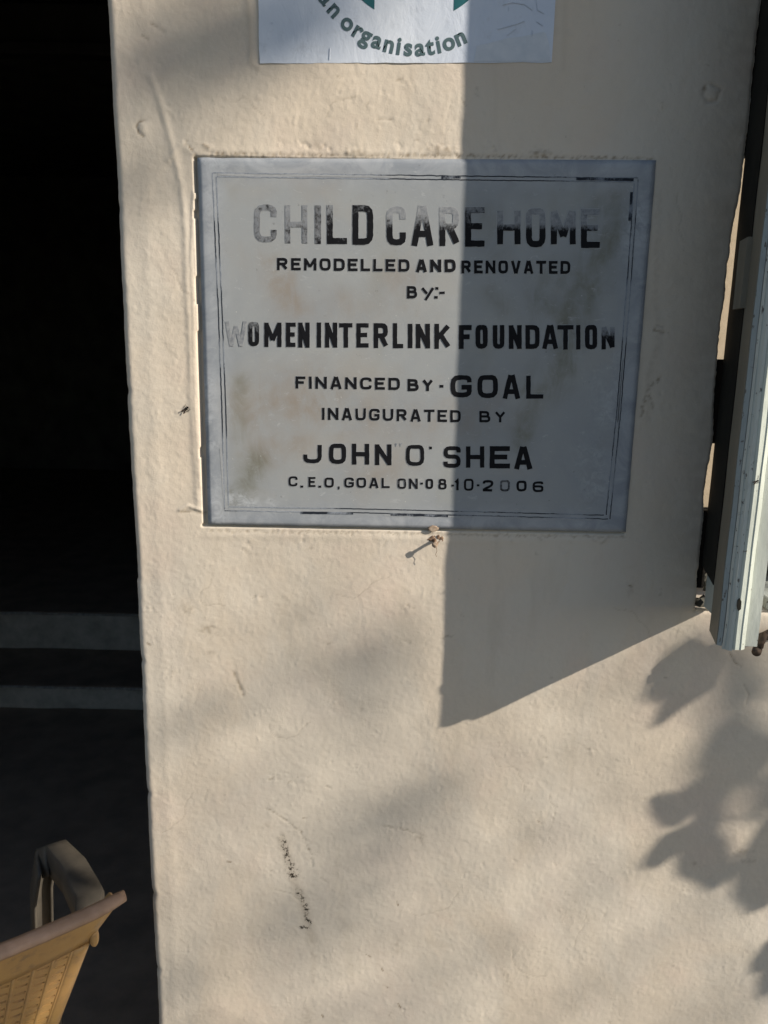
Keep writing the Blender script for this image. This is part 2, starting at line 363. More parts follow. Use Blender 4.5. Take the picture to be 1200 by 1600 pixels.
# painted-over outline round the poster
d, t = seg_dist([(385, -40), (392, 97), (404, 107)]); H += .0007 * np.exp(-(d / .004) ** 2); DIRT = np.maximum(DIRT, .22 * np.exp(-(d / .003) ** 2))
d, t = seg_dist([(884, -40), (882, 60), (880, 108)]); H += .0005 * np.exp(-(d / .005) ** 2); DIRT = np.maximum(DIRT, .10 * np.exp(-(d / .004) ** 2))
# mottled tone, darker towards the window edge
gx = np.clip((X - .40) / .06, 0, 1) * (Z > 1.15); DIRT = np.maximum(DIRT, .20 * gx * np.clip(.6 + .5 * spectral(nzf, nxf, .06, .6, .6, 9), 0, 1))
# bed of the plaque
PL0, PL1, PZ0, PZ1 = -.254, .346, 1.2315, 1.7265
Hc = H.copy()
gapL = .0060 + .0016 * (1.48 - Z) / .25 + .0004 * spectral(nzf, nxf, .07, 1, .5, 12)
bed = (X > PL0 - gapL) & (X < PL1 - .002) & (Z > PZ0 - .0022 - .0006 * np.sin(X * 60)) & (Z < PZ1 - .001)
H[bed] = -.009
# edges
def wob1(z, a, sc, sd): return np.array([a * (mn.noise((sd, q * sc, 0)) + .5 * mn.noise((sd, q * sc * 2.7, 3)) + .3 * mn.noise((sd, q * sc * 7, 5))) for q in z])
def profile(z, pts): return np.interp(z, [p[0] for p in pts], [p[1] for p in pts])
eR = profile(zs, [(-.2, 0), (ZS - .01, 0), (ZS, .0015), (1.14, .001), (1.20, -.0005), (1.26, -.001), (1.29, -.0035), (1.33, -.0020), (1.36, .0000), (1.43, -.0035), (1.48, -.0055), (1.55, -.0038), (1.63, -.0030), (1.67, -.0005), (1.705, .0035), (1.76, .0035), (1.9, .003), (3, .003)]) + wob1(zs, .0017, 26, 3.3) * (zs > ZS)
eR = eR + np.where(zs > ZS, wob1(zs, .0009, 90, 8.1), 0)
eL = wob1(zs, .0016, 5, 1.7) + wob1(zs, .0006, 60, 6.2) + profile(zs, [(0, 0), (1.144, 0), (1.147, .0022), (1.16, .0022), (1.30, .0), (2, 0)])
for zc_, dp, wd_ in ((.62, .0030, .008), (.80, .0022, .006), (1.02, .0018, .005), (1.42, .0020, .006), (1.66, .0014, .007), (.48, .0025, .006)): eL = eL + dp * np.exp(-((zs - zc_) / wd_) ** 2)
V = np.zeros((nz, nx, 3)); 
hf = np.zeros((nz, nx)); hf[4:4 + nzf, :nxf] = H
hf[:4, :] = hf[4, :]; hf[4 + nzf:, :] = hf[3 + nzf, :]; hf[:, nxf:] = 0
fade = np.ones(nx); fade[nxf:] = 0
V[:, :, 0] = xs[None, :]; V[:, :, 2] = zs[:, None]; V[:, :, 1] = -hf
wl = np.clip(1 - (xs - XL0) / .03, 0, 1); V[:, :, 0] += wl[None, :] * eL[:, None]
wr = np.clip(1 - np.abs(xs - XR0) / .03, 0, 1) * (xs <= XR0 + 1e-6); V[:, :, 0] += wr[None, :] * eR[:, None]
def rnd(d, r): d = np.clip(d, 0, r); return r - np.sqrt(np.clip(r * r - (r - d) ** 2, 0, None))
V[:, :, 1] += rnd(xs - XL0, .012)[None, :] * 1.0
mR = (zs[:, None] > ZS) & (xs[None, :] <= XR0 + 1e-6)
V[:, :, 1] += np.where(mR, rnd(XR0 - xs, .005)[None, :], 0)
mS = (zs[:, None] <= ZS) & (xs[None, :] >= XR0 - .004)
V[:, :, 1] += np.where(mS, rnd(ZS - zs, .010)[:, None], 0)
idx = np.arange(nz * nx).reshape(nz, nx)
q = np.stack([idx[:-1, :-1], idx[:-1, 1:], idx[1:, 1:], idx[1:, :-1]], -1)
jj, ii = np.mgrid[0:nz - 1, 0:nx - 1]
keep = ~((jj >= JS) & (ii >= IR) & (zs[jj] < 2.45))
q = q[keep]
verts = V.reshape(-1, 3)
def strip(ids, dy):
    global verts, extra
    n0 = len(verts); vv = verts[ids].copy()
    vv[:, 1] = dy; verts = np.concatenate([verts, vv])
    return np.array([[ids[k], ids[k + 1], n0 + k + 1, n0 + k] for k in range(len(ids) - 1)])
extra = [strip(idx[:, 0], .25), strip(idx[JS:int(np.searchsorted(zs, 2.45)) + 1, IR], .20), strip(idx[JS, IR:], .20), strip(idx[int(np.searchsorted(zs, 2.45)), IR:], .20)]
faces = np.concatenate([q] + extra)
me = bpy.data.meshes.new('plastered_wall')
me.vertices.add(len(verts)); me.vertices.foreach_set('co', verts.ravel())
me.loops.add(faces.size); me.loops.foreach_set('vertex_index', faces.ravel().astype(np.int32))
me.polygons.add(len(faces)); me.polygons.foreach_set('loop_start', np.arange(0, faces.size, 4, dtype=np.int32))
me.polygons.foreach_set('use_smooth', np.ones(len(faces), dtype=bool)); me.update(calc_edges=True)
for nm, A in (('dirt', DIRT), ('mould', MOULD)):
    full = np.zeros((nz, nx)); full[4:4 + nzf, :nxf] = A; full = np.concatenate([full.ravel(), np.zeros(len(verts) - nz * nx)])
    me.attributes.new(nm, 'FLOAT', 'POINT').data.foreach_set('value', full.astype(np.float32))
me.materials.append(M['plaster'])
wall = link(bpy.data.objects.new('plastered_wall', me))
tag(wall, 'cream painted plaster wall between the dark doorway and the window, carrying the plaque', 'wall')

# ------------------------------------------------------------------ the building's inside and what closes it
def slab(name, a, b, mat, bev=0, label=None):
    bm = bmesh.new(); add_box(bm, a, b, bev); o = bm_obj(name, bm, mat); tag(o, kind='structure'); return o
slab('floor', (-5, -.0, -.15), (0.30, 1.92, 0), M['stone'])
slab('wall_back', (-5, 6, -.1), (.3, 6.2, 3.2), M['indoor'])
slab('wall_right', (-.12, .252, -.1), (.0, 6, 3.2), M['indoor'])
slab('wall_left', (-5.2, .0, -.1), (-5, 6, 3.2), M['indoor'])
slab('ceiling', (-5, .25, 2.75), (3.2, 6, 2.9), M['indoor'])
bm = bmesh.new()
add_box(bm, (-5, .004, -.16), (-1.35, .25, 2.9)); add_box(bm, (-1.35, .004, 2.3), (XL0 - .001, .25, 2.9))
tag(bm_obj('door_wall', bm, M['plaster']), kind='structure')
slab('roof_slab', (-5.3, -.25, 2.905), (3.3, 6.3, 3.05), M['indoor'])
slab('window_room', (.02, 1.6, -.1), (3.2, 1.7, 3.0), M['indoor'])
slab('wall_far_right', (3.1, .21, -.1), (3.2, 1.6, 3.0), M['indoor'])
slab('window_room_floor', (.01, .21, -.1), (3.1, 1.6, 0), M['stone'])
# staircase: two steps up to a higher floor
def step_from(py_low, py_top, y0): pass
yS1 = at(220, 1110, 0, 2).y
zS1 = at(220, 1072, yS1).z
yS2 = at(220, 1017, zS1, 2).y
zS2 = at(220, 957, yS2).z
st = empty('stone_steps', (-1.4, yS1, 0)); tag(st, 'two worn grey cement steps rising inside the dark doorway', 'steps')
def uneven_box(name, a, b, mat, parent, amp=.004, nxs=60):
    bm = bmesh.new(); add_box(bm, a, b, .006)
    bmesh.ops.subdivide_edges(bm, edges=[e for e in bm.edges if abs(e.verts[0].co.x - e.verts[1].co.x) > 1], cuts=nxs)
    for v in bm.verts:
        v.co.z += amp * mn.noise((v.co.x * 9, v.co.y * 5, 1)); v.co.y += amp * mn.noise((v.co.x * 7, v.co.z * 5, 5))
    for v in bm.verts: v.co -= Vector(parent.location)
    return bm_obj(name, bm, mat, parent)
uneven_box('step', (-5, yS1, .0), (-.121, yS2 + .1, zS1 - .012), M['step'], st)
uneven_box('tread', (-5, yS1 - .012, zS1 - .012), (-.121, yS2 + .1, zS1), M['stone'], st)
uneven_box('step', (-5, yS2, zS1 + .001), (-.121, yS2 + .2, zS2 - .016), M['step'], st)
uneven_box('tread', (-5, yS2 - .014, zS2 - .016), (-.121, 6, zS2), M['stone'], st)
for y, z in ((yS1 - .016, zS1 - .006), (yS2 - .018, zS2 - .008)):
    bm = bmesh.new(); n = 70
    add_tube(bm, [(-2.6 + 2.4 * k / n - st.location.x, y - st.location.y + .003 * mn.noise((k * .3, 1, 2)), z + .004 * mn.noise((k * .35, 4, 1))) for k in range(n + 1)], [.0045 + .0035 * mn.noise((k * .5, y, 3)) for k in range(n + 1)], 6)
    bm_obj('nosing', bm, M['nosing'], st)
# a beam across the room, high up
yb = 2.2; zb = at(80, 78, yb).z
bm = bmesh.new(); add_box(bm, (-4.9, yb, zb), (-.13, yb + .12, zb + .16), .006); add_box(bm, (-4.9, yb - .03, zb - .022), (-.13, yb - .001, zb + .022), .008)
tag(bm_obj('ceiling_beam', bm, mat_simple('dusty_beam', (.05, .05, .045), (.03, .03, .027), 8, .8, .3, .002)), 'dark beam crossing the room just under the ceiling beyond the doorway', 'beam')

# ------------------------------------------------------------------ window: frame, sill cavity, shutter
wf = empty('window_frame', (.5, .05, ZS)); tag(wf, 'old window frame with cream jamb seen in the gap beside the folded shutter', 'window frame')
def part(name, a, b, mat, par, bev=.0015, segs=2):
    bm = bmesh.new(); L = par.location; add_box(bm, [a[i] - L[i] for i in range(3)], [b[i] - L[i] for i in range(3)], bev, segs); return bm_obj(name, bm, mat, par)
zc = at(1105, 792, .03).z; za = at(1112, 690, .03).z; zb2 = at(1124, 560, .03).z
part('jamb', (.445, .024, zc), (.520, .055, 2.449), M['cream'], wf)
part('casing', (.5205, .05, ZS + .022), (.56, .10, 2.449), M['brownwood'], wf)
part('bottom_rail', (.62, .075, ZS + .02), (1.3, .11, ZS + .07), M['blue2'], wf)
part('pane', (.561, .090, ZS + .071), (1.3, .094, 2.449), M['darkwood'], wf, 0)
part('sill_board', (.560, -.004, ZS + .001), (1.3, .12, ZS + .019), M['blue2'], wf, .003)
# lumps of broken render in the cavity under the jamb
for k, (px, py, r) in enumerate([(1099, 858, .010), (1103, 905, .011), (1108, 918, .010), (1098, 945, .014), (1107, 952, .013), (1113, 944, .012), (1106, 880, .008)]):
    p = at(px, py, .022); bm = bmesh.new(); bmesh.ops.create_icosphere(bm, subdivisions=2, radius=r)
    for v in bm.verts: v.co *= 1 + .6 * mn.noise(v.co * 90 + Vector((k, 0, 0)))
    for v in bm.verts: v.co += p - Vector(wf.location)
    bm_obj('render_lump', bm, M['rubble'], wf)

zsh = 1.122; ztop = 2.40
sh = empty('folding_shutter', (.46, 0, zsh)); tag(sh, 'pale painted folding window shutter standing open at right angles to the wall', 'shutter')
def prism(name, pts, z0, z1, mat, par, div=60, wob=.0007):
    bm = bmesh.new(); L = par.location; add_prism(bm, [(p[0] - L[0], p[1] - L[1]) for p in pts], z0 - L[2], z1 - L[2], div, wob); return bm_obj(name, bm, mat, par)
# line of the left face: from the hinge (.4615, .006) out to (.4270, -.150)
def lf(s_, off=0):           # point on the left face line, s 0 hinge .. 1 outer; off = depth into the leaf
    x = .4620 + (.4270 - .4620) * s_; y = .004 + (-.150 - .004) * s_
    return (x + off * .976, y - off * .217)
prism('stile', [lf(.66), lf(1), (lf(1)[0] + .001, -.1505), (.4450, -.150), lf(.66, .018)], zsh, ztop, M['drab'], sh)
zpl = at(1100, 893, -.03).z
prism('hinge_stile', [lf(0), lf(.10), lf(.10, .018), lf(0, .018)], zpl, ztop, M['brownwood'], sh)
prism('panel', [lf(.1005, .006), lf(.6595, .006), lf(.6595, .012), lf(.1005, .012)], zpl, ztop, M['darkwood'], sh, 8, 0)
prism('panel_face', [lf(.02, -.0012), lf(.6595, -.0012), lf(.6595, -.0002), lf(.02, -.0002)], zpl + .001, ztop, M['darkwood'], sh, 40, .0003)
zr0, zr1 = at(1155, 482, -.09).z, at(1165, 372, -.09).z
prism('lock_rail', [lf(.40, -.0065), lf(.70, -.0065), lf(.70, .001), lf(.40, .001)], zr0, zr1, M['drab'], sh, 8)

prism('blue_edge', [(.4276, -.1512), (.4322, -.1550), (.4345, -.1510)], zsh, ztop, M['blue'], sh)
prism('edge_moulding', [(.4324, -.1560), (.4345, -.1590), (.4352, -.1580), (.4385, -.1622), (.4420, -.1636), (.4436, -.1512), (.4347, -.1512)], zsh - .003, ztop, M['blue2'], sh, 80, .0009)
prism('edge_strip', [(.4424, -.1630), (.4450, -.1655), (.4510, -.1645), (.4525, -.1655), (.4585, -.1620), (.4590, -.1510), (.4448, -.1512)], zsh - .001, ztop, M['white'], sh, 80, .0008)
prism('back_leaf', [(.4618, -.1560), (.4765, -.1575), (.4800, -.150), (.4870, -.002), (.4685, -.002), (.4625, -.1500)], zsh + .001, ztop, M['white2'], sh, 60, .0006)
# gnawed lower end: dark sockets and a slit
def socket(pts, y, dz=.002):
    pts = [Vector((p[0], p[1] + .0004, p[2])) for p in pts]
    bm = bmesh.new(); c = sum((Vector(p) for p in pts), Vector()) / len(pts)
    ring0 = [bm.verts.new(Vector(p) - Vector(sh.location)) for p in pts]; bm.faces.new(ring0)
    r = bmesh.ops.extrude_face_region(bm, geom=bm.faces[:]); 
    for v in [e for e in r['geom'] if isinstance(e, bmesh.types.BMVert)]: v.co.y += .0015
    return bm_obj('socket', bm, M['darkwood'], sh)
socket([at(a, b, -.1662) for a, b in ((1153, 939), (1156, 935), (1159, 940), (1158, 952), (1154, 955), (1152, 948))], 0)
socket([at(1166.5, 932, -.1585), at(1171, 931, -.1585), at(1171, 940, -.1585), at(1168.5, 956, -.1585), at(1165.5, 956, -.1585)], 0)
socket([at(1162.5, 980, -.1585), at(1164.5, 979, -.1585), at(1162.5, 1004, -.1585), at(1160.5, 1006, -.1585)], 0)
# iron hinge, plus black fillers added for the darkness of gap and cavity
for a, b in ((za, zb2 - .001), (at(1160, 250, .03).z, 2.44), (ZS + .03, zc - .001)):
    part('hinge_and_filler', (.4475 if b < 1.6 and a > 1.3 else .458, .008, a), (.4690, .0235, b), M['hinge_and_filler'], sh, .001)
# rusty pintle below the shutter
pn = empty('iron_pintle', (.48, -.04, 1.10)); tag(pn, 'rusty iron pintle with curled end fixed just under the shutter foot', 'pintle')
bm = bmesh.new(); Lp = Vector(pn.location)
c0 = at(1184, 1019, -.06); add_tube(bm, [c0 + Vector((-.002, .0, 0)) - Lp, c0 + Vector((.004, .010, .001)) - Lp], .0065, 14)
add_tube(bm, [c0 + Vector((.004, .01, 0)) - Lp, c0 + Vector((.012, .02, .014)) - Lp, c0 + Vector((.03, .03, .016)) - Lp, c0 + Vector((.09, .065, .012)) - Lp], [.0055, .0065, .0075, .0075], 12)
bm_obj('pin', bm, M['iron'], pn, True)
bm = bmesh.new(); add_tube(bm, [c0 + Vector((.004, .002, .006)) - Lp, c0 + Vector((.006, .002, .016)) - Lp, c0 + Vector((.010, .006, .026)) - Lp], .004, 10); bm_obj('eye', bm, M['iron'], pn, True)

# ------------------------------------------------------------------ marble plaque
PC = Vector(((PL0 + PL1) / 2, -.003, (PZ0 + PZ1) / 2))
pq = empty('marble_plaque', PC); tag(pq, 'grey marble plaque with worn black engraved lettering set in the plaster wall', 'plaque')
def plq(px, py): v = at(px, py, -.0032); return v.x - PC.x, v.z - PC.z
bm = bmesh.new(); lsb = bm.verts.layers.float.new('brown_stain'); lsg = bm.verts.layers.float.new('green_stain'); lsw = bm.verts.layers.float.new('bloom')
cor = [plq(308, 246), plq(1026, 250), plq(978, 832), plq(325, 820)]
n = 90
grid = [[None] * (n + 1) for _ in range(n + 1)]
for j in range(n + 1):
    for i in range(n + 1):
        u, v = i / n, j / n
        a = Vector(cor[3]).lerp(Vector(cor[2]), u); b = Vector(cor[0]).lerp(Vector(cor[1]), u); p = a.lerp(b, v)
        du = min(u, 1 - u) * .6; dv = min(v, 1 - v) * .5; e = min(du, dv)
        wx = .0007 * mn.noise((v * 22, i > n / 2, 1)) * (u in (0, 1)); wz = .0006 * mn.noise((u * 26, j > n / 2, 4)) * (v in (0, 1))
        y = .0012 if e == 0 else 0
        grid[j][i] = bm.verts.new((p.x + wx, y + .0002 * mn.noise((u * 5, v * 5, 2)), p.y + wz))
for j in range(n):
    for i in range(n): bm.faces.new((grid[j][i], grid[j][i + 1], grid[j + 1][i + 1], grid[j + 1][i]))
def sd(p, pts):
    best = 9
    for a, b in zip(pts, pts[1:]):
        a = Vector(plq(*a)); b = Vector(plq(*b)); d = b - a; t = max(0, min(1, (p - a).dot(d) / max(d.length_squared, 1e-9))); best = min(best, (p - a - d * t).length)
    return best
for v in bm.verts:
    p = Vector((v.co.x, v.co.z)); nz_ = mn.fractal((p.x * 22, p.y * 22, 4), .6, 2.1, 4) * .6
    def ss(lst, k=nz_): return max(0, min(1, max(am * math.exp(-(sd(p, pts) / wd) ** 2) for pts, wd, am in lst) * (1 + 1.3 * k)))
    v[lsb] = ss([([(430, 420), (450, 470)], .030, .75), ([(390, 640), (480, 610), (520, 640)], .038, .85), ([(410, 700), (460, 690)], .030, .6), ([(620, 430), (650, 480)], .03, .5), ([(560, 640), (680, 660), (780, 640)], .03, .45), ([(470, 480), (640, 470)], .03, .35), ([(560, 745), (640, 735)], .02, .45)])
    v[lsg] = ss([([(972, 320), (930, 400), (905, 470)], .024, .95), ([(900, 480), (880, 570), (850, 600)], .026, 1.0), ([(830, 600), (815, 690)], .016, .75), ([(860, 440), (850, 480)], .03, .6), ([(385, 760), (398, 720)], .018, .75), ([(375, 600), (372, 680)], .012, .5), ([(760, 340), (770, 390)], .022, .4), ([(940, 330), (948, 420)], .03, .5), ([(355, 770), (365, 790)], .010, 1), ([(770, 455), (790, 480)], .015, .45)])
    v[lsw] = ss([([(320, 600), (330, 700)], .012, .8), ([(326, 760), (340, 810)], .016, .7), ([(945, 560), (955, 640)], .020, .5), ([(1000, 330), (990, 400)], .018, .55), ([(330, 280), (322, 360)], .012, .5), ([(360, 780), (420, 790)], .010, .6), ([(316, 250), (340, 262)], .012, .6), ([(920, 700), (930, 760)], .02, .35)], nz_ * 1.6)
be = [e for e in bm.edges if e.is_boundary]
r = bmesh.ops.extrude_edge_only(bm, edges=be)
for v in [e for e in r['geom'] if isinstance(e, bmesh.types.BMVert)]: v.co.y = .018
bm_obj('slab', bm, M['marble'], pq, True)

# stroke lettering -------------------------------------------------
G = {
 'A': [[(0, 0), (.44, 1)], [(1, 0), (.56, 1)], [(.17, .30), (.83, .30)]],
 'B': [[(0, 0), (0, 1)], [(0, 1), (.88, 1, 1), (.88, .54, 1), (0, .54)], [(0, .54), (1, .54, 1), (1, 0, 1), (0, 0)]],
 'C': [[(1, .70), (1, 1, 1), (0, 1, 1), (0, 0, 1), (1, 0, 1), (1, .30)]],
 'D': [[(0, 0), (0, 1)], [(0, 1), (1, 1, 1), (1, 0, 1), (0, 0)]],
 'E': [[(1, 1), (0, 1), (0, 0), (1, 0)], [(0, .52), (.82, .52)]],
 'F': [[(1, 1), (0, 1), (0, 0)], [(0, .50), (.78, .50)]],
 'G': [[(1, .72), (1, 1, 1), (0, 1, 1), (0, 0, 1), (1, 0, 1), (1, .44), (.52, .44)]],
 'H': [[(0, 0), (0, 1)], [(1, 0), (1, 1)], [(0, .5), (1, .5)]],
 'I': [[(.5, 0), (.5, 1)]],
 'J': [[(0, .42), (0, 0, 1), (1, 0, 1), (1, 1)]],
 'K': [[(0, 0), (0, 1)], [(1, 1), (.08, .42)], [(.34, .58), (1, 0)]],
 'L': [[(0, 1), (0, 0), (1, 0)]],
 'M': [[(0, 0), (0, 1)], [(1, 0), (1, 1)], [(.02, 1), (.5, .24)], [(.98, 1), (.5, .24)]],
 'N': [[(0, 0), (0, 1)], [(1, 0), (1, 1)], [(.02, 1), (.98, 0)]],
 'O': [[(.5, 1), (1, 1, 1), (1, 0, 1), (0, 0, 1), (0, 1, 1), (.5, 1)]],
 'R': [[(0, 0), (0, 1)], [(0, 1), (.94, 1, 1), (.94, .50, 1), (0, .50)], [(.48, .50), (1, 0)]],
 'S': [[(1, .76), (1, 1, 1), (0, 1, 1), (0, .52, 1), (1, .52, 1), (1, 0, 1), (0, 0, 1), (0, .24)]],
 'T': [[(0, 1), (1, 1)], [(.5, .96), (.5, 0)]],
 'U': [[(0, 1), (0, 0, 1), (1, 0, 1), (1, 1)]],
 'V': [[(0, 1), (.47, 0)], [(1, 1), (.53, 0)]],
 'W': [[(0, 1), (.24, 0)], [(.24, 0), (.5, .8)], [(.5, .8), (.76, 0)], [(.76, 0), (1, 1)]],
 'Y': [[(0, 1), (.5, .46), (1, 1)], [(.5, .48), (.5, 0)]],
 'y': [[(0, 1), (.42, .42)], [(1, 1), (.30, -.22)]],
 '1': [[(.2, .82), (.6, 1), (.6, 0)]],
 '2': [[(0, .74), (0, 1, 1), (1, 1, 1), (1, .56, 1), (0, .10), (0, 0), (1, 0)]],
 '6': [[(1, .80), (1, 1, 1), (0, 1, 1), (0, 0, 1), (1, 0, 1), (1, .28)], [(0, .54), (1, .54, 1), (1, .26)]],
 '8': [[(.5, 1), (.92, 1, 1), (.92, .53, 1), (.08, .53, 1), (.08, 1, 1), (.5, 1)], [(.5, .53), (1, .53, 1), (1, 0, 1), (0, 0, 1), (0, .53, 1), (.5, .53)]],
 '0': [[(.5, 1), (1, 1, 1), (1, 0, 1), (0, 0, 1), (0, 1, 1), (.5, 1)]],
 '-': [[(0, .5), (1, .5)]],
 '.': [[(0, 0), (1, 0)]],
}
def round_poly(pts, r):
    out = []
    for i, p in enumerate(pts):
        q_ = Vector(p[:2])
        if len(p) == 3 and 0 < i < len(pts) - 1:
            a = Vector(pts[i - 1][:2]); b = Vector(pts[i + 1][:2])
            ra = min(r, (a - q_).length * .48); rb = min(r, (b - q_).length * .48)
            A = q_ + (a - q_).normalized() * ra; B = q_ + (b - q_).normalized() * rb
            for k in range(4):
                t = k / 3; out.append(A * (1 - t) ** 2 + q_ * 2 * t * (1 - t) + B * t ** 2)
        else: out.append(q_)
    return out
def ribbon(bm, lay, pts, th, y, wearf, hand=.00025, seed=0):
    # divide long runs so the wear can grade along them
    P = [pts[0]]
    for a, b in zip(pts, pts[1:]):
        L = (b - a).length; k = max(1, int(L / .0035))
        for j in range(1, k + 1): P.append(a.lerp(b, j / k))
    L_, R_ = [], []
    for i, p in enumerate(P):
        d0 = (P[i] - P[i - 1]).normalized() if i else (P[1] - P[0]).normalized()
        d1 = (P[i + 1] - P[i]).normalized() if i < len(P) - 1 else d0
        n0 = Vector((-d0.y, d0.x)); n1 = Vector((-d1.y, d1.x)); mvec = (n0 + n1)
        if mvec.length < .3: mvec = n1.copy()
        mvec.normalize(); k = min(1.9, 1 / max(.35, mvec.dot(n1)))
        hw = th / 2 * (1 + .10 * mn.noise((p.x * 220, p.y * 220, seed)))
        o = Vector((mn.noise((p.x * 160, p.y * 160, seed + 2)), mn.noise((p.x * 160, p.y * 160, seed + 5)))) * hand
        for lst, sgn in ((L_, 1), (R_, -1)):
            c = p + o + mvec * hw * k * sgn
            v = bm.verts.new((c.x, y, c.y)); v[lay] = wearf(c.x, c.y); lst.append(v)
    for i in range(len(P) - 1):
        try: bm.faces.new((R_[i], R_[i + 1], L_[i + 1], L_[i]))
        except ValueError: pass
def letter(bm, bm2, ch, x0, x1, ytop, ybot, th, w0=0., w1=0.):
    """px extents of one character; th = stroke in px; w0/w1 = wear at the top / bottom"""
    lay = bm.verts.layers.float['wear']; lay2 = bm2.verts.layers.float['wear']
    th = th * .88; w0 += .05; w1 += .03
    def m_(px, py): return Vector(plq(px, py))
    sc = .00087 * (1 + (800 - (ytop + ybot) / 2) * .00009)
    ht = th / 2
    seed = x0 * .37 + ytop
    zt, zb_ = m_(x0, ytop).y, m_(x0, ybot).y
    wf_ = lambda x, z: w1 + (w0 - w1) * max(0, min(1, ((z - zb_) / (zt - zb_ + 1e-6))))
    for si, stk in enumerate(G[ch]):
        def mp(p):
            jx = .5 * mn.noise((seed, p[0] * 3, p[1] * 3)) * .8
            return (x0 + ht + (x1 - x0 - th) * p[0] + jx, ybot - ht - (ybot - ytop - th) * p[1] + jx * .5)
        if ch == 'I': mp = lambda p: ((x0 + x1) / 2, ybot - (ybot - ytop) * p[1])
        elif ch in 'AVW': mp = lambda p: (x0 + ht + (x1 - x0 - th) * p[0], (ybot - (ybot - ytop) * p[1]) if p[1] in (0, 1) else ybot - (ybot - ytop) * p[1])
        elif ch == '.': mp = lambda p: (x0 + (x1 - x0) * p[0], ybot - ht)
        ext = []
        for p in stk:
            P0 = mp(p); v = m_(*P0); ext.append((v.x, v.y, 1) if len(p) == 3 else (v.x, v.y))
        # square the free ends out to full height
        if (ch in 'BD' and si == 0) or (ch not in 'AVWy.CGSJ268O0-BD' or (ch in 'EF')) and not (ch in 'MN' and si > 1 + (ch == 'N') * 0):
            for k, nb in ((0, 1), (-1, -2)):
                a = Vector(ext[k][:2]); b = Vector(ext[nb][:2])
                if abs(a.x - b.x) < .002 or ch in 'ELFTZ': a = a + (a - b).normalized() * ht * sc * (.96 if ch != 'I' else 0); ext[k] = (a.x, a.y)
        r = (x1 - x0) * sc * (.30 if ch not in 'BRS8' else .26)
        pts = round_poly(ext, r)
        ribbon(bm, lay, pts, th * sc, -.00042 - .00009 * si - .000002 * (int(x0) % 7), wf_, seed=seed)
        ribbon(bm2, lay2, pts, th * sc + .0013, -.00022 - .00002 * si - .000002 * (int(x0) % 7), wf_, seed=seed)
def line(label, chars):
    a = bpy.data.objects.new('inscription_line', None); a.empty_display_size = .02; link(a, pq); a['label'] = label
    for c in chars:
        bm = bmesh.new(); bm2 = bmesh.new(); bm.verts.layers.float.new('wear'); bm2.verts.layers.float.new('wear')
        letter(bm, bm2, *c)
        for f in bm2.faces: f.material_index = 1
        m2 = bpy.data.meshes.new('t'); bm2.to_mesh(m2); bm2.free(); bm.from_mesh(m2); bpy.data.meshes.remove(m2)
        o = bm_obj('letter' if c[0] not in '.-' else 'stop_mark', bm, M['ink'], a); o.data.materials.append(M['scar'])
def word(txt, x0, x1, ytop, ybot, th, widths=None, dy=0, w0=.0, w1=.0, gap=.30):
    """spread a word's letters between two px limits"""
    wd = {'I': .28, 'M': 1.15, 'W': 1.25, 'J': .85, 'E': .88, 'L': .85, 'F': .85, '1': .5, '-': .5}
    W = [wd.get(c, 1) for c in txt]; tot = sum(W) + gap * (len(txt) - 1); u = (x1 - x0) / tot; out = []; x = x0
    for k, c in enumerate(txt):
        f = (x - x0) / (x1 - x0); out.append((c, x, x + W[k] * u, ytop + dy * f, ybot + dy * f, th, w0, w1)); x += (W[k] + gap) * u
    return out
line('large top line reading CHILD CARE HOME, half worn away', [
 ('C', 398, 432, 320, 378, 9, .60, .48), ('H', 446, 480, 321, 380, 8.5, .66, .50), ('I', 492, 502, 321, 381, 10, .52, .42), ('L', 511, 542, 321, 381, 10, .62, .18),
 ('D', 551, 583, 321, 382, 10, .34, .10), ('C', 604, 634, 323, 383, 10, .92, -.25), ('A', 643, 677, 322, 384, 10, .95, -.3), ('R', 687, 718, 324, 384, 10, 1.35, -.45),
 ('E', 727, 757, 324, 385, 10, .55, .0), ('H', 777, 813, 325, 386, 10, 1.55, -.75), ('O', 822, 852, 326, 386, 10, 1.6, -.75), ('M', 861, 899, 326, 386, 10, 1.65, -.7), ('E', 908, 937, 327, 387, 10, 1.45, -.55)])
line('line reading REMODELLED AND RENOVATED', word('REMODELLED', 433, 640, 403, 422, 4.6, dy=2.5, w0=.16, w1=.1) + word('AND', 650, 712, 405.5, 425, 5.4) + word('RENOVATED', 721, 891, 407, 427, 4.8, dy=1, w0=.05, w1=.02))
line('short line reading BY', [('B', 636, 652, 447, 466, 4.6), ('y', 658, 679, 448, 467, 4.4), ('.', 680.5, 685, 447, 452.5, 4.4), ('.', 679, 684, 460, 466.5, 4.4), ('-', 685, 697, 451, 464, 4)])
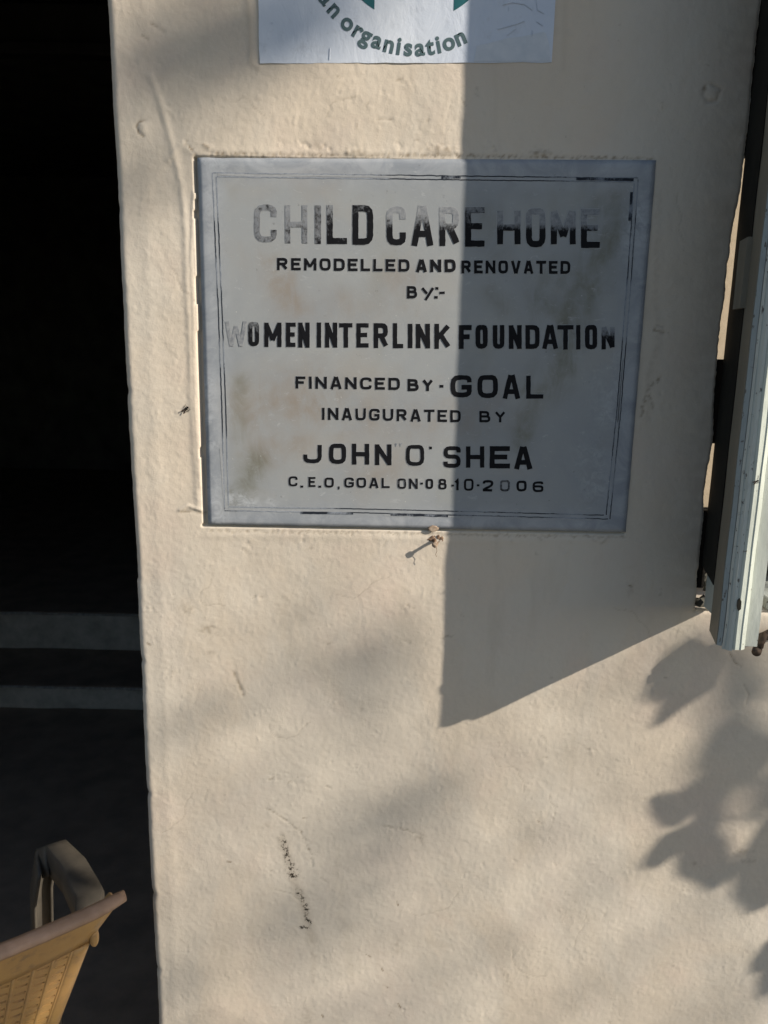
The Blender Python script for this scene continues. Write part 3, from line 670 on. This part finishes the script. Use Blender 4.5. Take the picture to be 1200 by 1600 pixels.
line('large middle line reading WOMEN INTERLINK FOUNDATION', [('W', 352, 386, 502, 541, 6, 1.1, .95), ('O', 388, 405, 503, 541, 7.5, .42, .18), ('M', 413, 440, 504, 542, 7.5), ('E', 447, 462, 504, 542, 7.5), ('N', 466, 484, 504, 543, 7.5)]
     + [('I', 495, 502, 504, 543, 7.5), ('N', 508, 527, 504, 543, 7.5), ('T', 530, 551, 505, 543, 7.5), ('E', 557, 576, 505, 543, 7.5, .25, -.1), ('R', 584, 607, 505, 544, 8), ('L', 614, 630, 505, 544, 7.5), ('I', 637, 645, 506, 544, 8), ('N', 650, 672, 506, 544, 8), ('K', 679, 704, 506, 545, 8)]
     + [('F', 717, 737, 508, 545, 8.5), ('O', 743, 762, 508, 545, 8.5), ('U', 770, 788, 508, 545, 8), ('N', 795, 815, 508, 545, 8), ('D', 821, 843, 508, 545, 8), ('A', 847, 872, 508, 545, 8), ('T', 871, 896, 508, 546, 8, .15, 0), ('I', 900, 907, 508, 546, 7.5), ('O', 914, 933, 508, 546, 8), ('N', 940, 960, 508, 546, 7.5, .75, .0)])
line('line reading FINANCED BY GOAL', word('FINANCED', 462, 625, 588, 607, 4.8, dy=2.5) + word('BY', 637, 677, 592, 611, 5) + [('-', 685, 695, 596, 611, 5)]
     + [('G', 704, 737, 586, 621, 8.5), ('O', 746, 778, 586, 622, 8.5), ('A', 785, 813, 586, 623, 8.5), ('L', 822, 849, 587, 623, 8)])
line('line reading INAUGURATED BY', word('INAUGURATED', 503, 720, 637, 656, 4.6, dy=4) + word('BY', 749, 790, 642, 660, 4.4, gap=.4))
line("large lower line reading JOHN O'SHEA", [('J', 474, 503, 692, 724, 7.5), ('O', 514, 541, 693, 725, 8), ('H', 550, 577, 693, 726, 8), ('N', 586, 612, 694, 727, 8), ('O', 634, 663, 695, 728, 7),
      ('.', 671, 675, 694, 702, 5), ('S', 693, 720, 697, 731, 7.5), ('H', 728, 757, 697, 731, 8), ('E', 765, 797, 697, 732, 9), ('A', 803, 832, 698, 733, 9), ('y', 617, 621, 692, 697, 1.6, .8, .8), ('y', 624, 628, 692, 697, 1.6, .8, .8)])
line('small bottom line reading C.E.O, GOAL ON 08-10-2006', [('C', 451, 465, 744, 760, 3.8), ('.', 470, 474, 757, 762, 4), ('E', 482, 493, 745, 761, 3.8), ('.', 498, 502, 757, 762, 4), ('O', 507, 522, 746, 762, 4), ('y', 528, 531, 759, 765, 2.6)]
     + word('GOAL', 538, 609, 746, 762, 4, dy=1) + word('ON', 621, 653, 747.5, 764, 4, w0=.35, w1=.3) + [('.', 657, 661, 751, 757, 3.6), ('0', 665, 677, 748, 764, 4.2, .1, 0), ('8', 685, 698, 748, 765, 4), ('-', 704, 711, 750, 767, 3.6, .3, .3), ('1', 710, 719, 748, 766, 4.5), ('0', 725, 740, 748, 767, 4, .3, 0), ('.', 745, 749, 754, 760, 4),
      ('2', 754, 771, 750, 768, 4.5), ('0', 781, 797, 750, 768, 4, .55, .4), ('0', 807, 823, 751, 768, 4.6), ('6', 832, 849, 752, 769, 4.2, .2, .1)])
# engraved double border line, most of its paint gone
bmg = bmesh.new(); lg = bmg.verts.layers.float.new('wear'); bmw = bmesh.new(); lw = bmw.verts.layers.float.new('wear')
def border(pts, thick, wear, y, b=None, l=None):
    P = [Vector(plq(*p)) for p in pts]
    ribbon(b or bmg, l if l is not None else lg, P, thick, y, wear, .0006, seed=pts[0][0])
wn = lambda x, z: .62 + 1.1 * mn.noise((x * 16, z * 16, 3.1))
for off in (0, 6):
    border([(333 + off, 270 + off), (560, 273 + off), (800, 276 + off), (997 - off, 278 + off)], .0013, wn, -.0003)
    border([(332 + off, 270 + off), (341 + off, 480), (347 + off, 640), (351 + off, 796 - off)], .0013, wn, -.0003)
    border([(351 + off, 798 - off), (560, 801 - off), (760, 806 - off), (950 - off, 811 - off)], .0013, wn, -.0003)
    border([(997 - off, 280 + off), (986 - off, 440), (970 - off, 640), (953 - off, 811 - off)], .0013, wn, -.0003)
for pts in ([(470, 801), (552, 802)], [(610, 804), (700, 806)], [(900, 279), (990, 281)], [(987, 300), (984, 345)], [(690, 277), (720, 277)]):
    border(pts, .0036, lambda x, z: .40 + .5 * mn.noise((x * 60, z * 60, 2)), -.00038)
bl = bm_obj('border_line', bmg, M['groove'], pq); bl['kind'] = 'stuff'
for pts, th in (([(340, 272), (420, 275), (500, 274), (640, 276)], .0030), ([(358, 795), (420, 797), (560, 799)], .0030), ([(345, 700), (349, 760), (352, 795)], .0035), ([(985, 420), (975, 560), (966, 660)], .003), ([(700, 280), (860, 282)], .002), ([(994, 310), (987, 420)], .0035), ([(600, 805), (740, 808)], .0022), ([(780, 808), (925, 812)], .003), ([(972, 560), (958, 740)], .003)):
    bmw = bmesh.new(); lw = bmw.verts.layers.float.new('wear'); border(pts, th, lambda x, z: 1.3, -.00028, bmw, lw); bm_obj('bare_groove', bmw, M['scar'], bl)

# plaster smear and painted-over nail under the plaque, with its thread
nl = empty('painted_nail', at(679, 846, -.001)); tag(nl, 'painted over nail with round head and loose thread just under the plaque', 'nail')
Ln = Vector(nl.location)
bm = bmesh.new(); tip = Vector((.000, -.0150, -.001)); add_tube(bm, [(.0, .003, .002), (.0, -.006, .001), tuple(tip)], [.0032, .0021, .0023], 10); bm_obj('shank', bm, M['brown'], nl, True)
bm = bmesh.new(); bmesh.ops.create_icosphere(bm, subdivisions=3, radius=.0044)
for v in bm.verts: v.co.y *= .55; v.co *= 1 + .25 * mn.noise(v.co * 400); v.co += tip
bm_obj('head', bm, M['nailhead'], nl, True)
bm = bmesh.new(); add_tube(bm, [tip + Vector((.002, .001, -.004)), tip + Vector((.003, .002, -.010)), tip + Vector((.001, .002, -.015)), tip + Vector((.003, .002, -.018))], .0004, 5); bm_obj('thread', bm, M['brown'], nl)
bm = bmesh.new()
for k in range(22):
    a = random.uniform(0, 6.28); rr = random.uniform(.001, .013); c = Vector((rr * math.cos(a), .0005, .003 + rr * .45 * math.sin(a))); t = bmesh.new(); bmesh.ops.create_icosphere(t, subdivisions=1, radius=random.uniform(.001, .003))
    for v in t.verts: v.co.y *= .5; v.co *= 1 + .5 * mn.noise(v.co * 500 + c * 99); v.co += c
    m2 = bpy.data.meshes.new('t'); t.to_mesh(m2); t.free(); bm.from_mesh(m2); bpy.data.meshes.remove(m2)
bm_obj('crumbs', bm, M['brown'], nl)['kind'] = 'stuff'
sm = at(677, 826, -.0037) - Ln; bm = bmesh.new(); bmesh.ops.create_icosphere(bm, subdivisions=3, radius=1)
for v in bm.verts:
    k = 1 + .3 * mn.noise(v.co * 2.2); v.co = Vector((v.co.x * .0075 * k, v.co.y * .0005, v.co.z * .0045 * k)) + sm
bm_obj('plaster_smear', bm, M['nailhead'], nl, True)

# ------------------------------------------------------------------ flies
def fly(loc, ang, size, label, parent_rot=0):
    e = empty('fly', loc); tag(e, label, 'insect')
    e.rotation_euler = (0, ang, parent_rot)
    dark = M['hinge_and_filler']
    bm = bmesh.new()
    for cx, rx, ry, rz in ((0, .5, .28, .3), (.55, .26, .24, .26)):
        t = bmesh.new(); bmesh.ops.create_icosphere(t, subdivisions=2, radius=1)
        for v in t.verts: v.co = Vector((cx + v.co.x * rx, -.3 + v.co.y * ry, v.co.z * rz)) * size
        m2 = bpy.data.meshes.new('t'); t.to_mesh(m2); t.free(); bm.from_mesh(m2); bpy.data.meshes.remove(m2)
    bm_obj('body', bm, dark, e, True)
    for sg in (-1, 1):
        pts = [(0.1, 0, 0), (-.3, .02 * sg, .28 * sg), (-.9, .0, .52 * sg), (-1.25, 0, .42 * sg), (-1.1, 0, .18 * sg), (-.5, 0, .05 * sg)]
        bm = bmesh.new(); vs = [bm.verts.new((p[0] * size, -.55 * size + p[1] * size, p[2] * size)) for p in pts]; bm.faces.new(vs)
        bmesh.ops.solidify(bm, geom=bm.faces[:], thickness=.00008); bm_obj('wing', bm, M['iron'], e)
        for lx in (-.3, .1, .5):
            bm = bmesh.new(); add_tube(bm, [(lx * size, -.2 * size, .15 * sg * size), ((lx + .1) * size, -.35 * size, .6 * sg * size), ((lx + .25) * size, .0, .95 * sg * size)], .05 * size, 4); bm_obj('leg', bm, dark, e)
fly(at(291, 639, -.0005), math.radians(-45), .0058, 'small dark fly resting on sunlit plaster left of the plaque')
fly(at(1181, 752, -.1640), math.radians(-30), .0040, 'small dark fly sitting on the white edge of the folding shutter')

# ------------------------------------------------------------------ poster above the plaque
p0 = at(409, 99, -.001); p1 = at(862, 97, -.001); pc = at(650, -117, -.001); R_EM = (pc - at(650, 33, -.001)).length
ps = empty('printed_sign', Vector((pc.x, -.0012, p0.z))); tag(ps, 'white printed sheet with teal round emblem and curved words, pasted above the plaque', 'sign')
Lq = Vector(ps.location)
def flat(name, outline, y, th, mat, par, off=None):
    off = off or Lq; bm = bmesh.new(); vs = [bm.verts.new((p[0] - off.x, y, p[1] - off.z)) for p in outline]; bm.faces.new(vs)
    r = bmesh.ops.extrude_face_region(bm, geom=bm.faces[:])
    for v in [e for e in r['geom'] if isinstance(e, bmesh.types.BMVert)]: v.co.y += th
    return bm_obj(name, bm, mat, par)
xl, xr = at(403, 40, -.001).x, p1.x
out = []
def edge_run(a, b, n, amp):
    return [(a[0] + (b[0] - a[0]) * k / n + amp * mn.noise((k * .7, a[0] * 9, 1)), a[1] + (b[1] - a[1]) * k / n + amp * mn.noise((k * .6, a[1] * 9, 5))) for k in range(n)]
zt = 2.20
out = edge_run((xl + .002, p0.z), (xr, p1.z - .0005), 30, .0008) + edge_run((xr, p1.z), (xr + .001, zt), 20, .0006) + edge_run((xr, zt), (xl, zt), 6, .0005) + edge_run((xl, zt), (xl + .001, p0.z), 20, .0008)
flat('sheet', out, .0, .0016, M['sheet'], ps)
# clear white centre of the print and the emblem
def arc(c, r, a0, a1, n): return [(c.x + r * math.cos(a0 + (a1 - a0) * k / n), c.z + r * math.sin(a0 + (a1 - a0) * k / n)) for k in range(n + 1)]
bw = (at(712, 0, -.001).x - at(588, 0, -.001).x) / 2
for sg in (-1, 1):
    th0 = math.acos(bw / R_EM)
    for up in (-1, 1):
        pts = arc(pc, R_EM, up * sg * 0 + (0 if sg > 0 else math.pi), (up * th0 if sg > 0 else math.pi - up * th0), 24)
        # quarter segment bounded by the white cross
        q_ = [(x, z) for x, z in pts if abs(z - pc.z) >= bw * .999]
        q_ = q_ + [(pc.x + sg * bw, pc.z + up * bw)]
        flat('emblem_segment', q_, -.0003, .0002, M['teal'], ps)

wr0 = at(588, 88, -.001); wr1 = at(712, 88, -.001)
# curved words
def glyph_mesh(ch, size):
    cu = bpy.data.curves.new('g', 'FONT'); cu.body = ch; cu.size = size; cu.offset = .0009; cu.align_x = 'CENTER'; cu.resolution_u = 6
    o = bpy.data.objects.new('g', cu); COL.objects.link(o); dg = bpy.context.evaluated_depsgraph_get(); dg.update()
    me_ = bpy.data.meshes.new_from_object(o.evaluated_get(dg)); w_ = cu.splines
    bpy.data.objects.remove(o); return me_
txt = 'an organisation'; RT = (pc - at(650, 87, -.001)).length; SZ = .0285
bm = bmesh.new()
# angles (deg from straight down, + = right) found from the letters' places in the photograph
ang_of = {}
px_pos = [(500, 5), (517, 22), None, (541, 40), (557, 52), (571, 60), (589, 66), (608, 71), (623, 74), (638, 75.5), (656, 76), (672, 74), (685, 70.5), (701, 67), (720, 61)]
for ch, p in zip(txt, px_pos):
    if p is None: continue
    v = at(p[0], p[1], -.001); a = math.atan2(v.x - pc.x, pc.z - v.z); gm = glyph_mesh(ch, SZ)
    t = bmesh.new(); t.from_mesh(gm)
    for vv in t.verts:
        x, y = vv.co.x, vv.co.y
        vv.co = Vector((pc.x + math.sin(a) * (RT - y) + math.cos(a) * x - Lq.x, -.0004, pc.z - math.cos(a) * (RT - y) + math.sin(a) * x - Lq.z))
    m2 = bpy.data.meshes.new('t'); t.to_mesh(m2); t.free(); bm.from_mesh(m2)
o = bm_obj('lettering', bm, M['print_grey'], ps); o['label'] = 'curved slate grey words reading an organisation'
# torn tape on its right hand side, and creases
q_ = [(at(px, py, -.001).x, at(px, py, -.001).z) for px, py in [(740, 96), (745, 72), (770, 66), (792, 60), (818, 57), (836, 53), (849, 50), (853, 52), (858, 70), (860, 95.5)]]
flat('torn_tape', q_, -.00055, .0003, M['scuff'], ps)
for pts in ([(778, 46), (800, 40), (815, 35), (820, 33)], [(785, 8), (800, 4), (820, 7), (832, 16)], [(839, 34), (848, 40)], [(838, 0), (840, 16), (850, 21)], [(424, 34), (426, 37)], [(516, 75), (515, 93)], [(795, 10), (795, 17)], [(832, 47), (831, 57)], [(792, 56), (806, 45)]):
    bm = bmesh.new(); add_tube(bm, [at(a, b, -.0019) - Lq for a, b in pts], .00035, 5); bm_obj('crease', bm, M['sheet'], ps)

# ------------------------------------------------------------------ plastic armchair
ch = empty('plastic_armchair', (-.672, -.164, 0), math.atan2(.536, .844)); tag(ch, 'tan moulded plastic armchair with woven pattern back, facing into the doorway', 'chair')
def back_pt(u, v, off=0):
    """backrest: u -1..1 across, v 0..1 up"""
    z = .44 + .409 * v - .006 * u * u * v
    hw = .125 + .098 * v + .020 * max(0, v - .86) / .14
    y = -.150 - .150 * v + .030 * (u * u - 1) - off
    return Vector((hw * u, y, z))
NU, NV = 17, 22
u0, u1, v0, v1 = -.90, .90, .12, .845
bm = bmesh.new()
def Q(*p): bm.faces.new([bm.verts.new(c) for c in p])
for i in range(NU):
    for j in range(NV):
        a, b = u0 + (u1 - u0) * i / NU, u0 + (u1 - u0) * (i + 1) / NU; c, d = v0 + (v1 - v0) * j / NV, v0 + (v1 - v0) * (j + 1) / NV
        du, dv = b - a, d - c
        o4 = [back_pt(a, c), back_pt(b, c), back_pt(b, d), back_pt(a, d)]
        i4 = [back_pt(a + .20 * du, c + .50 * dv), back_pt(b - .16 * du, c + .22 * dv), back_pt(b - .16 * du, c + .52 * dv), back_pt(a + .20 * du, c + .80 * dv)]
        for k in range(4): Q(o4[k], o4[(k + 1) % 4], i4[(k + 1) % 4], i4[k])
bmesh.ops.remove_doubles(bm, verts=bm.verts, dist=.00005)
o = bm_obj('back_panel', bm, M['plastic'], ch); md = o.modifiers.new('s', 'SOLIDIFY'); md.thickness = .003; md.offset = 0
for i in range(NU + 1):                                            # upright ribs between the columns of slots
    a = u0 + (u1 - u0) * i / NU; bm = bmesh.new()
    add_tube(bm, [back_pt(a, v0 + (v1 - v0) * k / 12, .0016) for k in range(13)], .0018, 6); bm_obj('rib', bm, M['plastic'], ch, True)
def surf(name, f, nu, nv, mat, th, smooth=True):
    vs = []; fs = []
    for j in range(nv + 1):
        for i in range(nu + 1): vs.append(f(i / nu, j / nv))
    for j in range(nv):
        for i in range(nu): k = j * (nu + 1) + i; fs.append((k, k + 1, k + nu + 2, k + nu + 1))
    o = mesh(name, vs, fs, mat, ch, smooth); md = o.modifiers.new('s', 'SOLIDIFY'); md.thickness = th; md.offset = 0
    return o
surf('back_band', lambda a, b: back_pt(-1 + 2 * a, .846 + .154 * b), 40, 6, M['plastic'], .005)
surf('back_foot', lambda a, b: back_pt(-1 + 2 * a, -.02 + .139 * b), 30, 4, M['plastic'], .005)
for sg in (-1, 1):
    surf('back_side', lambda a, b: back_pt(sg * (.901 + .099 * a), .12 + .725 * b, .004 * math.sin(a * math.pi)) + Vector((0, 0, 0)), 4, 24, M['plastic'], .005)
    surf('side_lip', lambda a, b: back_pt(sg, .02 + .96 * b) + Vector((-.002 * sg * a, .022 * a, 0)), 3, 24, M['plastic'], .004)
# rolled top rim with out-turned ears
bm = bmesh.new(); pts = []
n = 60
prof = [(.002, .0), (.003, .005), (-.004, .007), (-.013, .005), (-.016, .000), (-.014, -.004), (-.006, -.001)]
rows = []
for k in range(n + 1):
    u = -1.02 + 2.04 * k / n; p = back_pt(u, 1.0); ear = max(0, abs(u) - .86) / .24
    sc = 1 - .55 * ear ** 2
    rows.append([bm.verts.new((p.x, p.y + a * sc + .004 * ear, p.z + b * sc)) for a, b in prof])
for a, b in zip(rows, rows[1:]):
    for k in range(len(prof)): bm.faces.new((a[k], a[(k + 1) % len(prof)], b[(k + 1) % len(prof)], b[k]))
bm.faces.new(rows[0]); bm.faces.new(rows[-1])
bm_obj('top_rim', bm, M['plastic_rim'], ch, True)
# small moulded lugs below the ears
for sg in (-1, 1):
    bm = bmesh.new(); bmesh.ops.create_icosphere(bm, subdivisions=3, radius=1); c = back_pt(sg * 1.0, .86)
    for v in bm.verts: v.co = Vector((v.co.x * .006, v.co.y * .008, v.co.z * .014)) + c + Vector((.004 * sg, .0, 0))
    bm_obj('lug', bm, M['plastic'], ch, True)
# seat
surf('seat', lambda a, b: Vector(((-1 + 2 * a) * (.17 + .05 * b), -.19 + .43 * b, .435 - .018 * math.sin(math.pi * a) * math.sin(math.pi * min(1, b * 1.1)) + .02 * b - .05 * max(0, b - .88) / .12)), 24, 24, M['plastic'], .005)
# arms that bend down into the front legs; channel section: a wide flat and an inner flange
def arm_path(t):
    pts = [(.238, -.085, .655), (.246, -.06, .657), (.258, -.025, .660), (.252, .06, .663), (.238, .130, .660), (.225, .160, .64), (.212, .166, .57), (.206, .176, .42), (.225, .215, .02)]
    x = t * (len(pts) - 1); i = min(int(x), len(pts) - 2); return Vector(pts[i]).lerp(Vector(pts[i + 1]), x - i)
for sg in (-1, 1):
    def arm(a, b, sg=sg):
        p = arm_path(b); q2 = arm_path(min(1, b + .01)); q1 = arm_path(max(0, b - .01)); d = (q2 - q1).normalized(); side = Vector((1, 0, 0)); up = side.cross(d)
        wd_ = .031 + .008 * max(0, 1 - abs(b - .28) / .25)
        prof_ = [(-.5, -1.0 if .05 < b < .93 else -.7), (-.5, -.10), (-.45, 0), (.44, 0), (.5, -.12), (.5, -.40)]
        x = a * 5; i = min(int(x), 4); f = x - i
        s0 = prof_[i][0] * (1 - f) + prof_[i + 1][0] * f; h0 = prof_[i][1] * (1 - f) + prof_[i + 1][1] * f
        v = p + side * s0 * wd_ + up * h0 * .05
        v.x *= sg; return v
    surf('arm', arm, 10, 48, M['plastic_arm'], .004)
    bm = bmesh.new(); add_tube(bm, [(sg * .155, -.20, .44), (sg * .185, -.25, .22), (sg * .215, -.30, .0)], [.024, .020, .017], 10); bm_obj('rear_leg', bm, M['plastic'], ch, True)

# ------------------------------------------------------------------ greenery that throws the dappled shade
def sunpt(px, py, t): return at(px, py, 0) - SUN * t
pl = empty('young_tree', (2.75, -.62, -.16)); tag(pl, 'young broad leaved sapling standing beside the window, out to the right', 'tree')
LEAVES = [
 (1.35, [(1085, 990), (1040, 1020), (1012, 1062), (1000, 1090), (1018, 1100), (1030, 1098), (1014, 1140), (1040, 1130), (1070, 1105), (1105, 1080), (1130, 1010)]),
 (3.2, [(1100, 1140), (1070, 1200), (1066, 1216), (1110, 1235), (1165, 1240), (1210, 1205), (1250, 1150), (1180, 1110)]),
 (4.4, [(1075, 985), (1200, 1000), (1230, 1060), (1185, 1090), (1150, 1150), (1105, 1160), (1095, 1080)]),
 (1.30, [(1010, 1250), (1030, 1238), (1056, 1240), (1075, 1252), (1072, 1276), (1052, 1294), (1028, 1294), (1012, 1276)]),
 (1.30, [(1080, 1285), (1030, 1306), (1004, 1340), (999, 1358), (1028, 1358), (1060, 1332), (1090, 1305)]),
 (1.40, [(1065, 1290), (1055, 1335), (1057, 1370), (1082, 1380), (1108, 1395), (1135, 1378), (1150, 1350), (1140, 1310), (1110, 1280)]),
 (2.2, [(1050, 1240), (1090, 1215), (1135, 1212), (1143, 1260), (1128, 1300), (1075, 1295)]),
 (1.45, [(1140, 1362), (1142, 1400), (1165, 1430), (1200, 1417), (1250, 1380), (1245, 1290), (1190, 1282), (1165, 1320)]),
 (3.2, [(1170, 1232), (1240, 1190), (1265, 1290), (1180, 1278), (1162, 1282)]),
 (1.30, [(1235, 1450), (1190, 1475), (1166, 1508), (1167, 1525), (1181, 1520), (1178, 1560), (1195, 1556), (1245, 1530)]),
]
for t_, poly in LEAVES:
    bm = bmesh.new(); cx = sum(p[0] for p in poly) / len(poly); cy = sum(p[1] for p in poly) / len(poly)
    c = bm.verts.new(sunpt(cx, cy, t_ + .012) - Vector(pl.location))
    ring = []
    for k in range(len(poly)):
        a, b = poly[k], poly[(k + 1) % len(poly)]
        for f in (0, .5):
            px, py = a[0] + (b[0] - a[0]) * f, a[1] + (b[1] - a[1]) * f
            ring.append(bm.verts.new(sunpt(px, py, t_ + .02 * mn.noise((px * .02, py * .02, t_))) - Vector(pl.location)))
    for k in range(len(ring)): bm.faces.new((c, ring[k], ring[(k + 1) % len(ring)]))
    bmesh.ops.solidify(bm, geom=bm.faces[:], thickness=.0006)
    bm_obj('leaf', bm, M['leaf'], pl)
bm = bmesh.new(); Lt = Vector(pl.location)
base = Vector((0, 0, 0)); tp = Vector((.05, .02, 2.6))
add_tube(bm, [base, base + Vector((.02, .01, 1.2)), tp], [.03, .022, .012], 10); bm_obj('trunk', bm, M['bark'], pl, True)
bm = bmesh.new()
for t_, poly in LEAVES:
    cx = max(p[0] for p in poly) + 5; cy = sum(p[1] for p in poly) / len(poly)
    e = sunpt(cx, cy, t_ + .01) - Lt; h = min(2.5, max(.4, e.z - .1)); b0 = Vector((.02, .01, h)); mid = (e + b0) / 2 + Vector((.05, -.03, .08))
    bm = bmesh.new(); add_tube(bm, [b0, mid, e], [.006, .003, .0012], 6); bm_obj('twig', bm, M['bark'], pl)
# small leaves of the sapling beyond the patch of wall in view
rl = random.Random(5)
bm = bmesh.new()
def leaf_tri(bm, c, size, rnd_):
    a = Vector((rnd_.gauss(0, 1), rnd_.gauss(0, 1), rnd_.gauss(0, 1))).normalized(); b = a.orthogonal().normalized()
    b = Matrix.Rotation(rnd_.uniform(0, 6.28), 3, a) @ b; c2 = a.cross(b)
    vs = [bm.verts.new(c + b * size * k[0] + c2 * size * k[1]) for k in ((-.5, 0), (0, .26), (.5, 0), (0, -.26))]; bm.faces.new(vs)
for k in range(420):
    p = Vector((rl.gauss(.1, .3), rl.gauss(-.15, .3), rl.uniform(1.3, 2.9)))
    P = p + Lt; tw = P.y / SUN.y; S = P - SUN * tw
    if S.x < .68 and S.z > .3: continue
    leaf_tri(bm, p, rl.uniform(.06, .10), rl)
bm_obj('foliage', bm, M['leaf'], pl)

# a large tree farther off; its crown's edge dapples the wall
bt = empty('shade_tree', (8.4, -4.6, -.16)); tag(bt, 'large spreading shade tree across the yard', 'tree')
Lb = Vector(bt.location); rb = random.Random(3)
bm = bmesh.new(); add_tube(bm, [(0, 0, 0), (.1, .05, 1.5), (-.1, .2, 3.2), (0, .3, 5.4)], [.26, .2, .15, .07], 14); bm_obj('trunk', bm, M['bark'], bt, True)
bm = bmesh.new()
cl = []
def cluster(bm, c, rad, nl_, sz):
    for _ in range(nl_):
        d = Vector((rb.gauss(0, 1), rb.gauss(0, 1), rb.gauss(0, 1))) * rad * .55; leaf_tri(bm, c + d, sz * rb.uniform(.7, 1.3), rb)
# soft dapples: (px, py, radius m, leaves)
for px, py, rad, nn in [(205, 112, .035, 26), (255, 98, .035, 26), (300, 100, .035, 18), (330, 25, .045, 26), (385, 38, .04, 28), (430, 28, .035, 22), (455, 66, .03, 16), (520, 30, .03, 8), (205, 245, .025, 14), (222, 300, .025, 6),
                        (640, 1225, .035, 14), (600, 1262, .045, 30), (570, 1310, .045, 30), (545, 1360, .045, 30), (515, 1415, .045, 28), (490, 1460, .04, 16), (690, 1270, .04, 14), (500, 1010, .05, 14), (540, 1060, .05, 14), (440, 960, .04, 8), (270, 1350, .05, 20), (260, 1480, .05, 16),
                        (760, 1500, .05, 16), (820, 1560, .05, 16), (980, 1480, .05, 8), (250, 1580, .05, 18), (400, 1590, .05, 12), (650, 1560, .05, 16), (880, 1100, .04, 5)]:
    t_ = rb.uniform(8.0, 9.5); cluster(bm, sunpt(px, py, t_) - Lb, rad * 1.15, max(1, int(nn * (.42 if py < 600 else (.17 if 500 < px < 700 and py < 1470 else .10)))), .07)
for k in range(420):
    px, py = rb.uniform(150, 1250), rb.uniform(820, 1700); w_ = min(1, (py - 780) / 500)
    if rb.random() > w_: continue
    c = sunpt(px, py, rb.uniform(8.5, 10)) - Lb; leaf_tri(bm, c, .042, rb)
# the rest of the crown, kept clear of the sun's path to the visible wall
for k in range(900):
    S = Vector((rb.uniform(-3.2, 3.0), 0, rb.uniform(-.6, 4.6)))
    inside = -1.15 < S.x < 1.30 and -.15 < S.z < 2.55
    if inside: continue
    if S.x > -.55 and S.x < .8 and S.z > 2.1 and rb.random() < .4: continue
    if S.x > .7 and rb.random() < .35: continue
    t_ = rb.uniform(6.8, 10.2); c = S - SUN * t_ - Lb
    if c.z < 2.0: continue
    cluster(bm, c, .20, 16, .10)
# thick low boughs that shade the chair
for k in range(70):
    S = Vector((rb.uniform(-1.5, -.80), 0, rb.uniform(.0, .95))); t_ = rb.uniform(5.2, 7.5); cluster(bm, S - SUN * t_ - Lb, .07, 15, .08)
for k in range(90):
    S = Vector((rb.uniform(-.95, -.50), 0, rb.uniform(.42, .98))); leaf_tri(bm, S - SUN * rb.uniform(3.4, 4.6) - Lb, .085, rb)
bm_obj('crown', bm, M['leaf'], bt)
bm = bmesh.new()
for k in range(14):
    a = rb.uniform(0, 6.28); z0 = rb.uniform(2.2, 4.6); e = Vector((math.cos(a) * rb.uniform(1, 2.2), math.sin(a) * rb.uniform(1, 2.2), z0 + rb.uniform(.6, 1.6)))
    hit = False
    for f in [q_ / 14 for q_ in range(15)]:
        P = Vector((0, .15, z0)).lerp(e, f) + Vector((0, 0, .6 * f * (1 - f))) + Lb; S = P - SUN * (P.y / SUN.y)
        if -.75 < S.x < .95 and .0 < S.z < 2.35: hit = True
    if hit: continue
    bm = bmesh.new(); add_tube(bm, [(0, .15, z0), tuple((Vector((0, .15, z0)) + e) / 2 + Vector((0, 0, .15))), tuple(e)], [.08, .05, .02], 8); bm_obj('limb', bm, M['bark'], bt, True)
